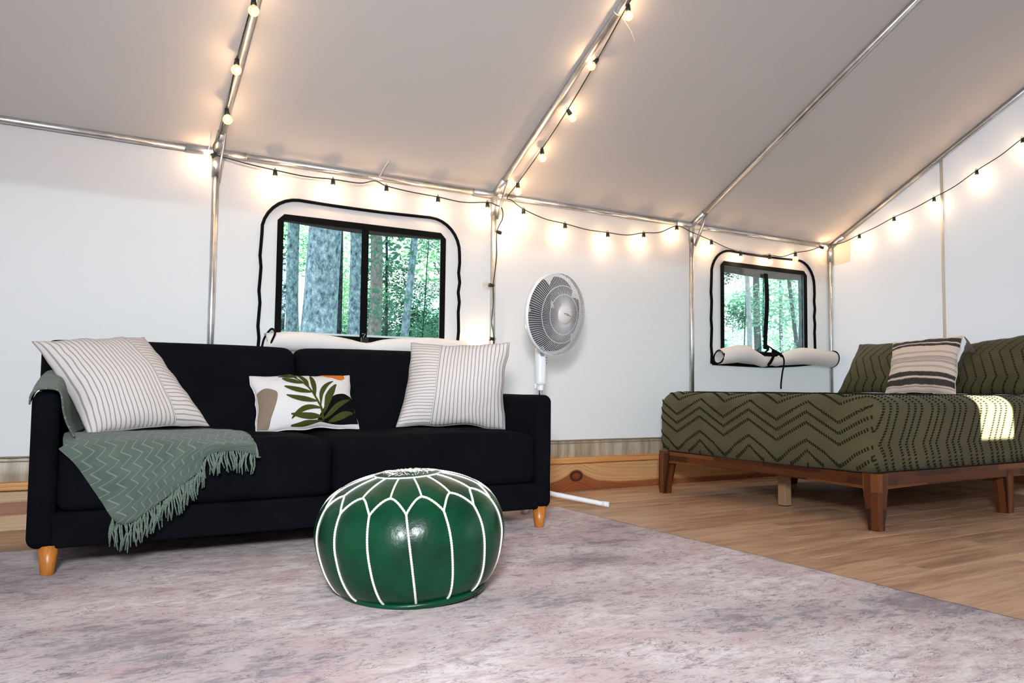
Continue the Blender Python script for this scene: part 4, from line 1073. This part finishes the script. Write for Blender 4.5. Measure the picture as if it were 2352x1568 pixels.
mk('chevron_tufts', (tf_v, tf_f), 'olive_tuft', mat_, smooth=False, kind='stuff')

def muv(w, h): return lambda u, v: (v*h, u*w)
zb_ = .664
def sham_uv(u, v): return (u*.70, v*.38)
pillow('bed_pillow', [(4.835, -0.258, 1.055), (4.835, -0.974, 1.033), (4.530, -1.041, zb_), (4.530, -0.278, zb_)], .10, 'olive_chevron', 'olive chevron bed pillow half hidden behind the striped pillow, on the window side', group='olive bed pillows', seed=2, uvm=sham_uv, pinch=.05)
pillow('bed_pillow', [(4.835, -1.108, 1.014), (4.835, -1.827, 1.090), (4.510, -1.799, zb_), (4.520, -1.129, zb_)], .11, 'olive_chevron', 'olive chevron bed pillow on the open side of the bed, beside the tassel', group='olive bed pillows', seed=6, uvm=sham_uv, pinch=.05)
bp, BS = pillow('throw_pillow', [(4.662, -0.666, 1.050), (4.670, -1.186, 1.073), (4.390, -1.286, zb_), (4.390, -0.777, zb_)], .085, 'boho_stripe', 'cream and charcoal woven stripe pillow with tassel on the bed', seed=9, pinch=.06)
random.seed(8); ts_ = []; tc = Vector((4.645, -1.203, 1.066))
for k in range(46):
    a = random.random()*2*pi; r = .026*random.random()**.5; e = tc+Vector((r*cos(a)-.012, -.052+.034*random.uniform(-1, 1), -.118+.018*random.random()))
    ts_.append(tube([tc+Vector((0, -.006, 0)), tc+Vector((r*.5*cos(a), -.030, -.035)), e], [.003, .0034, .0024], 5))
mk('tassel', join(*ts_), 'grey_yarn', bp, kind='stuff')

# ------------------------------------------------------------------ string lights
def ico(c, r, sub=2):
    bm = bmesh.new(); bmesh.ops.create_icosphere(bm, subdivisions=sub, radius=r); o_ = ([v.co+Vector(c) for v in bm.verts], [tuple(v.index for v in f.verts) for f in bm.faces]); bm.free(); return o_
BR = .0235
def to_dir(d): return Vector(d).normalized().to_track_quat('Z', 'Y').to_matrix().to_4x4()
# prototypes along +Z from the cable
sock_m = bulb_m = unlit_m = fil_m = None
def proto(name, geo, mat):
    me = bpy.data.meshes.new(name); me.from_pydata([tuple(v) for v in geo[0]], [], geo[1]); me.polygons.foreach_set('use_smooth', [True]*len(me.polygons)); me.materials.append(MATS[mat]); return me
sock_m = proto('socket', join(lathe([(0, -.006), (.009, -.006), (.011, -.002), (.011, .012), (.0125, .014), (.0125, .027), (0, .027)], 14), tube([(0, .006, -.004), (0, .012, -.012), (0, .004, -.018), (0, -.004, -.012), (0, -.006, -.004)], .0015, 5)), 'socket_plastic')
bl_p = [(0.0095, .024), (.0105, .029)]+[(BR*sin(a), .0500-BR*cos(a)) for a in [math.radians(28+152*k/12) for k in range(12)]]+[(0, .0500+BR)]
bulb_m = proto('bulb', lathe(bl_p, 20), 'lit_glass'); unlit_m = proto('bulb', lathe(bl_p, 20), 'clear_glass')
fil_m = proto('filament', join(tube([(.004*cos(k*1.9), .004*sin(k*1.9), .036+.0016*k) for k in range(13)], .0012, 5), lathe([(0, .052), (.0045, .050), (.006, .046), (.0045, .042), (0, .040)], 10)), 'filament')
unf_m = proto('filament', tube([(.004*cos(k*1.9), .004*sin(k*1.9), .036+.0016*k) for k in range(13)], .0007, 5), 'brass')
def lights(name, label, seq, extra_start, extra_end):
    """seq: (bulb centre, direction the bulb points, lit, sag after)"""
    root = thing(name, seq[0][0], label, 'string lights', 'string lights')
    cab = list(extra_start)
    for i, (c, d, lit, via) in enumerate(seq):
        d = Vector(d).normalized(); base = Vector(c)-d*.050
        m = Matrix.Translation(base) @ to_dir(d)
        s = bpy.data.objects.new('socket', sock_m); COL.objects.link(s); s.parent = root; s.matrix_parent_inverse = Matrix.Translation(-Vector(root.location)); s.matrix_basis = m
        b = bpy.data.objects.new('bulb', bulb_m if lit else unlit_m); COL.objects.link(b); b.parent = s
        f = bpy.data.objects.new('filament', fil_m if lit else unf_m); COL.objects.link(f); f.parent = s
        if lit:
            ld = bpy.data.lights.new('bulb_light', 'POINT'); ld.energy = BULB_W; ld.color = (1.0, .68, .38); ld.shadow_soft_size = .008
            lo = bpy.data.objects.new('bulb_light', ld); COL.objects.link(lo); lo.parent = s; lo.location = (0, 0, .050)
        cab.append(tuple(base-d*.004)); cab += via
    cab += list(extra_end)
    mk('cable', tube(cr(cab, 5), .0033, 6), 'cable_rubber', root)
    return root
D = (0, 0, -1); O = []
lights('string_lights', 'string of lit globe bulbs along the eave above the sofa window', [
    ((-.130, -.905, 2.272), (.02, -.1, -1), True, []), ((-.138, -.612, 2.114), (-.05, -.1, -1), True, []), ((-.119, -.340, 1.966), (.1, -.1, -1), True, [(-.120, -.15, 1.945), (-.135, -.060, 1.905)]),
    ((-.162, -.045, 1.843), (-.8, -.1, -.45), True, [(-.08, -.040, 1.862), (.05, -.055, 1.840)]),
    ((.187, -.045, 1.778), D, True, [(.35, -.045, 1.822)]), ((.507, -.045, 1.775), D, True, [(.66, -.055, 1.827), (.76, -.03, 1.860)]),
    ((.824, -.045, 1.782), D, True, [(.98, -.045, 1.822)]), ((1.154, -.045, 1.762), D, True, [(1.32, -.045, 1.806)]),
    ((1.493, -.045, 1.773), D, True, [(1.552, -.038, 1.822), (1.602, -.036, 1.805), (1.604, -.042, 1.74)]),
    ((1.612, -.045, 1.642), (1, .15, -.15), True, [(1.563, -.045, 1.50), (1.552, -.045, 1.40)]), ((1.485, -.055, 1.310), (-1, -.1, 0), False, [(1.545, -.04, 1.2), (1.538, -.04, 1.08)]),
    ((1.487, -.055, .980), (-1, .2, .1), True, [])],
    [(-.118, -1.25, 2.540), (-.114, -1.05, 2.425)], [(1.55, -.03, .90), (1.55, -.03, .70)])
sb = lights('string_lights', 'string of lit globe bulbs past the small corner window and up the gable wall', [
    ((1.590, -1.299, 2.530), (.15, .1, -1), True, []), ((1.580, -1.004, 2.377), (-.5, .1, -.6), True, []), ((1.679, -.693, 2.208), (.6, .1, -.6), True, []),
    ((1.669, -.399, 2.048), (.1, 0, -1), True, []), ((1.664, -.128, 1.901), (.05, 0, -1), True, [(1.64, -.035, 1.880), (1.67, -.04, 1.865)]),
    ((1.757, -.045, 1.764), D, True, [(1.92, -.045, 1.775)]), ((2.08, -.045, 1.708), D, True, [(2.26, -.045, 1.742)]), ((2.433, -.045, 1.688), D, True, [(2.6, -.045, 1.742)]),
    ((2.751, -.045, 1.721), D, True, [(2.9, -.045, 1.795)]), ((3.06, -.045, 1.808), (-.1, -.1, -1), True, [(3.2, -.045, 1.832)]),
    ((3.405, -.045, 1.735), D, True, [(3.56, -.045, 1.752)]), ((3.711, -.045, 1.679), D, True, [(3.87, -.045, 1.724)]), ((4.033, -.045, 1.685), D, True, [(4.18, -.045, 1.742)]),
    ((4.333, -.045, 1.734), D, True, [(4.5, -.045, 1.822)]), ((4.699, -.045, 1.861), (1, -.1, -.1), True, [(4.74, -.045, 1.885), (4.792, -.15, 1.905)]),
    ((4.792, -.299, 1.890), D, True, [(4.792, -.45, 1.982)]), ((4.792, -.604, 1.978), D, True, [(4.792, -.76, 2.068)]), ((4.792, -.926, 2.068), D, True, [(4.792, -1.08, 2.172)]),
    ((4.792, -1.240, 2.198), D, True, [(4.792, -1.4, 2.318)]), ((4.792, -1.548, 2.346), D, True, [(4.792, -1.72, 2.47)]), ((4.792, -1.86, 2.52), D, True, [(4.792, -2.1, 2.70)])],
    [(1.55, -1.75, 2.79), (1.555, -1.5, 2.66)], [(4.792, -2.4, 2.95)])
# nylon zip ties that hold the cables
RD = Vector((0, -1, SL)).normalized()                 # up the rafter
for lb, c, ax, r_, pts in (('clear nylon tie with a long tail on the eave pipe above the sofa window', (.79, 0, EAVE), (1, 0, 0), .0195, [(.79, -.019, 1.887), (.788, -.05, 1.902), (.79, -.09, 1.927), (.80, -.13, 1.957)]),
                           ('clear nylon tie with its tail sticking out below the rafter top bulb', (1.5645, -1.24, EAVE+SL*1.24), RD, .0195, [(1.583, -1.242, 2.560), (1.62, -1.235, 2.535), (1.67, -1.22, 2.505), (1.72, -1.19, 2.475)]),
                           ('clear nylon tie at the joint of rafter and eave beside the sofa pole', (-.150, 0, EAVE), (1, 0, 0), .0235, [(-.150, -.0235, 1.892), (-.152, -.055, 1.905), (-.16, -.10, 1.937), (-.165, -.13, 1.960)])):
    ax = Vector(ax).normalized(); e1 = ax.cross(Vector((0, .3, 1))).normalized(); e2 = ax.cross(e1)
    tag(mk('zip_tie', join(tube(cr(pts, 4), .0018, 6), tube([Vector(c)+(e1*cos(a)+e2*sin(a))*r_ for a in [2*pi*k/20 for k in range(20)]], .0018, 5, closed=True)), 'nylon_tie'), lb, 'zip tie', 'nylon ties')

# ------------------------------------------------------------------ the woods outside
def terr(x, y): return -.55+.115*max(0, y-1)+.10*nrand((x*.25, y*.25, 0))+.02*max(0, x-2)*(.6 if y > 3 else .2)
rows = [[(x, y, terr(x, y)) for x in [-14+1.2*i for i in range(68)]] for y in [.6+1.1*j for j in range(40)]]
tag(mk('ground', grid(rows), 'leaf_litter'), 'sloping forest floor with leaf litter outside the windows', 'ground', kind='structure')
random.seed(21)
def leaf_mesh(name, n, size, mat, flat=.75):
    V = []; F = []
    for _ in range(n):
        d = Vector((random.gauss(0, 1), random.gauss(0, 1), random.gauss(0, 1))).normalized(); r = random.random()**.4
        c = Vector((d.x*r, d.y*r, d.z*r*flat)); cl = noise.noise(c*3.1)
        if cl < -.12: continue
        a = Vector((random.gauss(0, 1), random.gauss(0, 1), random.gauss(0, .5))).normalized(); b = a.orthogonal().normalized(); b = (Matrix.Rotation(random.random()*6.28, 3, a) @ b)
        L_ = size*random.uniform(.7, 1.4); k = len(V)
        V += [c-a*L_, c-b*L_*.42+a*L_*.1, c+a*L_, c+b*L_*.42+a*L_*.1]; F.append((k, k+1, k+2, k+3))
    me = bpy.data.meshes.new(name); me.from_pydata([tuple(v) for v in V], [], F); me.materials.append(MATS[mat]); return me
FOL = {m: [leaf_mesh('foliage', 1500, .055, m) for _ in range(2)] for m in ('leaf_bright', 'leaf_mid', 'leaf_dark', 'leaf_teal')}
DENSE = leaf_mesh('foliage', 2200, .15, 'leaf_dark')
BIG = leaf_mesh('foliage', 260, .12, 'leaf_mid')
def add_fol(root, c, r, key, rz_=0):
    me = BIG if key == 'big' else DENSE if key == 'dense' else random.choice(FOL[key])
    o_ = bpy.data.objects.new('foliage', me); COL.objects.link(o_); o_.parent = root; o_['kind'] = 'stuff'
    o_.location = Vector(c)-Vector(root.location); o_.scale = (r, r, r*.9); o_.rotation_euler = (0, 0, rz_ or random.random()*6.28)
TRUNKS = []
def tree(base, top_at, r, mat, h, label, crown=None, group=None, cat='tree', name='tree'):
    """base/top_at: two points that fix the trunk line; grows from the ground up to height h"""
    b, t = Vector(base), Vector(top_at); d = (t-b)/(t.z-b.z); g0 = terr(b.x, b.y)-.15
    p0 = b+d*(g0-b.z); root = thing(name, p0, label, cat, group)
    TRUNKS.append((p0.x, p0.y))
    path = [p0+d*(h*k/10)+Vector((nrand((k*.6, p0.x, 1)), nrand((k*.6, p0.y, 5)), 0))*r*.5 for k in range(11)]
    rad_ = [r*(1.35 if k == 0 else 1.08 if k == 1 else 1-.035*k) for k in range(11)]
    mk('trunk', tube(path, rad_, 14), mat, root)
    for c, cr_, key in (crown or []): add_fol(root, p0+Vector(c), cr_, key)
    return root
H = 9.5
def crown(seed, n=5, keys=('leaf_mid', 'leaf_teal', 'leaf_bright'), z0=4.5, z1=8.5, sp=1.6):
    rs = random.Random(seed); return [((rs.uniform(-sp, sp), rs.uniform(-sp, sp), rs.uniform(z0, z1)), rs.uniform(1.0, 1.7), rs.choice(keys)) for _ in range(n)]
tree((1.79, 4.5, 1.213), (1.82, 4.5, 2.59), .205, 'bark_lichen', H, 'thick lichen-covered trunk right outside the sofa window', crown(1))
tree((3.483, 8, 1.451), (3.447, 8, 3.273), .118, 'bark_lichen', H, 'mid-sized grey trunk beside the window strap, next to the thick trunk', crown(2))
tree((4.198, 9, 1.528), (4.186, 9, 3.528), .12, 'bark_tan', H, 'tan trunk just past the window strap', crown(3))
tree((2.741, 9, 1.468), (2.735, 9, 2.764), .11, 'bark_lichen', H, 'dim trunk partly hidden behind the thick lichen trunk', crown(4))
tree((3.929, 7, 1.422), (4.064, 7, 3.104), .064, 'bark_lichen', H, 'slender leaning trunk outside the sofa window', crown(5))
tree((4.202, 11, 1.624), (4.192, 11, 3.87), .055, 'bark_dark', H, 'thin dark trunk between the two grey trunks', crown(6))
tree((2.843, 5, 1.281), (2.814, 5, 2.633), .02, 'bark_dark', 4.2, 'thin broad-leaved sapling outside the sofa window', [((0, 0, z), .38, 'big') for z in (1.3, 1.9, 2.5, 3.1, 3.7)]+[((-.15, .1, 2.9), .35, 'big')], cat='sapling', name='sapling')
tree((10.415, 6, 1.441), (10.358, 6, 2.904), .048, 'bark_pale', H, 'pale birch trunk outside the small window', crown(7))
tree((13.965, 9, 1.671), (13.935, 9, 3.365), .085, 'bark_dark', H, 'dark trunk beside the pale birch', crown(8))
tree((17.623, 12, 1.905), (17.644, 12, 4.0), .09, 'bark_dark', H, 'dark trunk behind the strap of the small window', crown(9))
tree((10.663, 5, 1.414), (10.681, 5, 2.654), .095, 'bark_dark', H, 'thick grey trunk at the corner edge of the small window', crown(10))
tree((12.932, 7, 1.657), (12.678, 7, 3.132), .044, 'bark_dark', H, 'thin leaning trunk beside the thick grey trunk', crown(11))
tree((19.522, 13, 2.006), (19.508, 13, 4.262), .06, 'bark_dark', H, 'thin far trunk seen through the small window', crown(12))
random.seed(33)
for k in range(26):
    y = random.uniform(13, 26); x = y*random.uniform(.15, 2.2)+random.uniform(-4, 3)
    b = (x, y, terr(x, y)+1); tree(b, (x+random.uniform(-.15, .15), y, b[2]+2), random.uniform(.06, .16), random.choice(['bark_dark', 'bark_lichen', 'bark_tan']), H, 'distant forest tree among the background foliage', crown(100+k, 5, z0=2.5, z1=8), 'background forest trees')
for k in range(60):
    y = random.uniform(6.5, 22); x = y*random.uniform(.22, 2.05)+random.uniform(-2.5, 2.5)
    for _ in range(6):                                  # a shrub never grows out of another trunk
        for tx, ty in TRUNKS:
            dd = sqrt((x-tx)**2+(y-ty)**2)
            if dd < .6: x += (x-tx)/max(dd, .01)*(.62-dd); y += (y-ty)/max(dd, .01)*(.62-dd)
    key = random.choice(['leaf_bright', 'leaf_teal', 'leaf_teal', 'leaf_mid', 'leaf_mid', 'leaf_dark']); gz = terr(x, y); hh = random.uniform(1.2, 3.6)
    r_ = random.uniform(.6, 1.25)
    tree((x, y, gz+.5), (x+.05, y, gz+1.5), .016, 'bark_dark', hh, {'leaf_bright': 'bright yellow-green understory shrub in the woods', 'leaf_teal': 'pale blue-green understory shrub in the woods', 'leaf_mid': 'mid-green understory shrub in the woods', 'leaf_dark': 'dark green understory shrub in the woods'}[key], [((random.uniform(-.5, .5), random.uniform(-.5, .5), hh*t), r_*random.uniform(.6, 1), key) for t in (.35, .65, .95)], 'understory shrubs', 'shrub', 'shrub')

# unseen trees added on the sunny side of the tent: their crowns shade the roof and the trees behind it
random.seed(77)
for k in range(13):
    x = -9+k*2.1+random.uniform(-.4, .4); y = -12.5+random.uniform(-1.2, 1.2); z0 = -.6
    root = thing('sun_block_tree', (x, y, z0), 'unseen dense tree added to block the sun on the sunny side of the tent', 'tree', 'added trees on the sunny side')
    mk('trunk', tube([(x, y, z0), (x+.1, y, 4), (x, y, 11)], [.22, .18, .08], 12), 'bark_dark', root)
    for zz in ((6.1, 7.6, 9.2, 11.0) if abs(x-5.05) < 2.0 else (1.6, 3.1, 4.6, 6.1, 7.6, 9.2, 11.0)): add_fol(root, (x+random.uniform(-.5, .5), y+random.uniform(-.8, .8), zz), random.uniform(1.55, 1.9), 'dense')

for x, y in ((7.25, -12.4), (2.95, -12.6)):  # added to narrow the gap the sun beam passes through
    root = thing('sun_block_tree', (x, y, -.6), 'unseen dense tree added to block the sun on the sunny side of the tent', 'tree', 'added trees on the sunny side')
    mk('trunk', tube([(x, y, -.6), (x+.1, y, 3), (x, y, 7)], [.16, .12, .05], 12), 'bark_dark', root)
    for zz in (1.4, 2.6, 3.8, 5.0, 6.4): add_fol(root, (x, y+random.uniform(-.4, .4), zz), 1.75, 'dense')
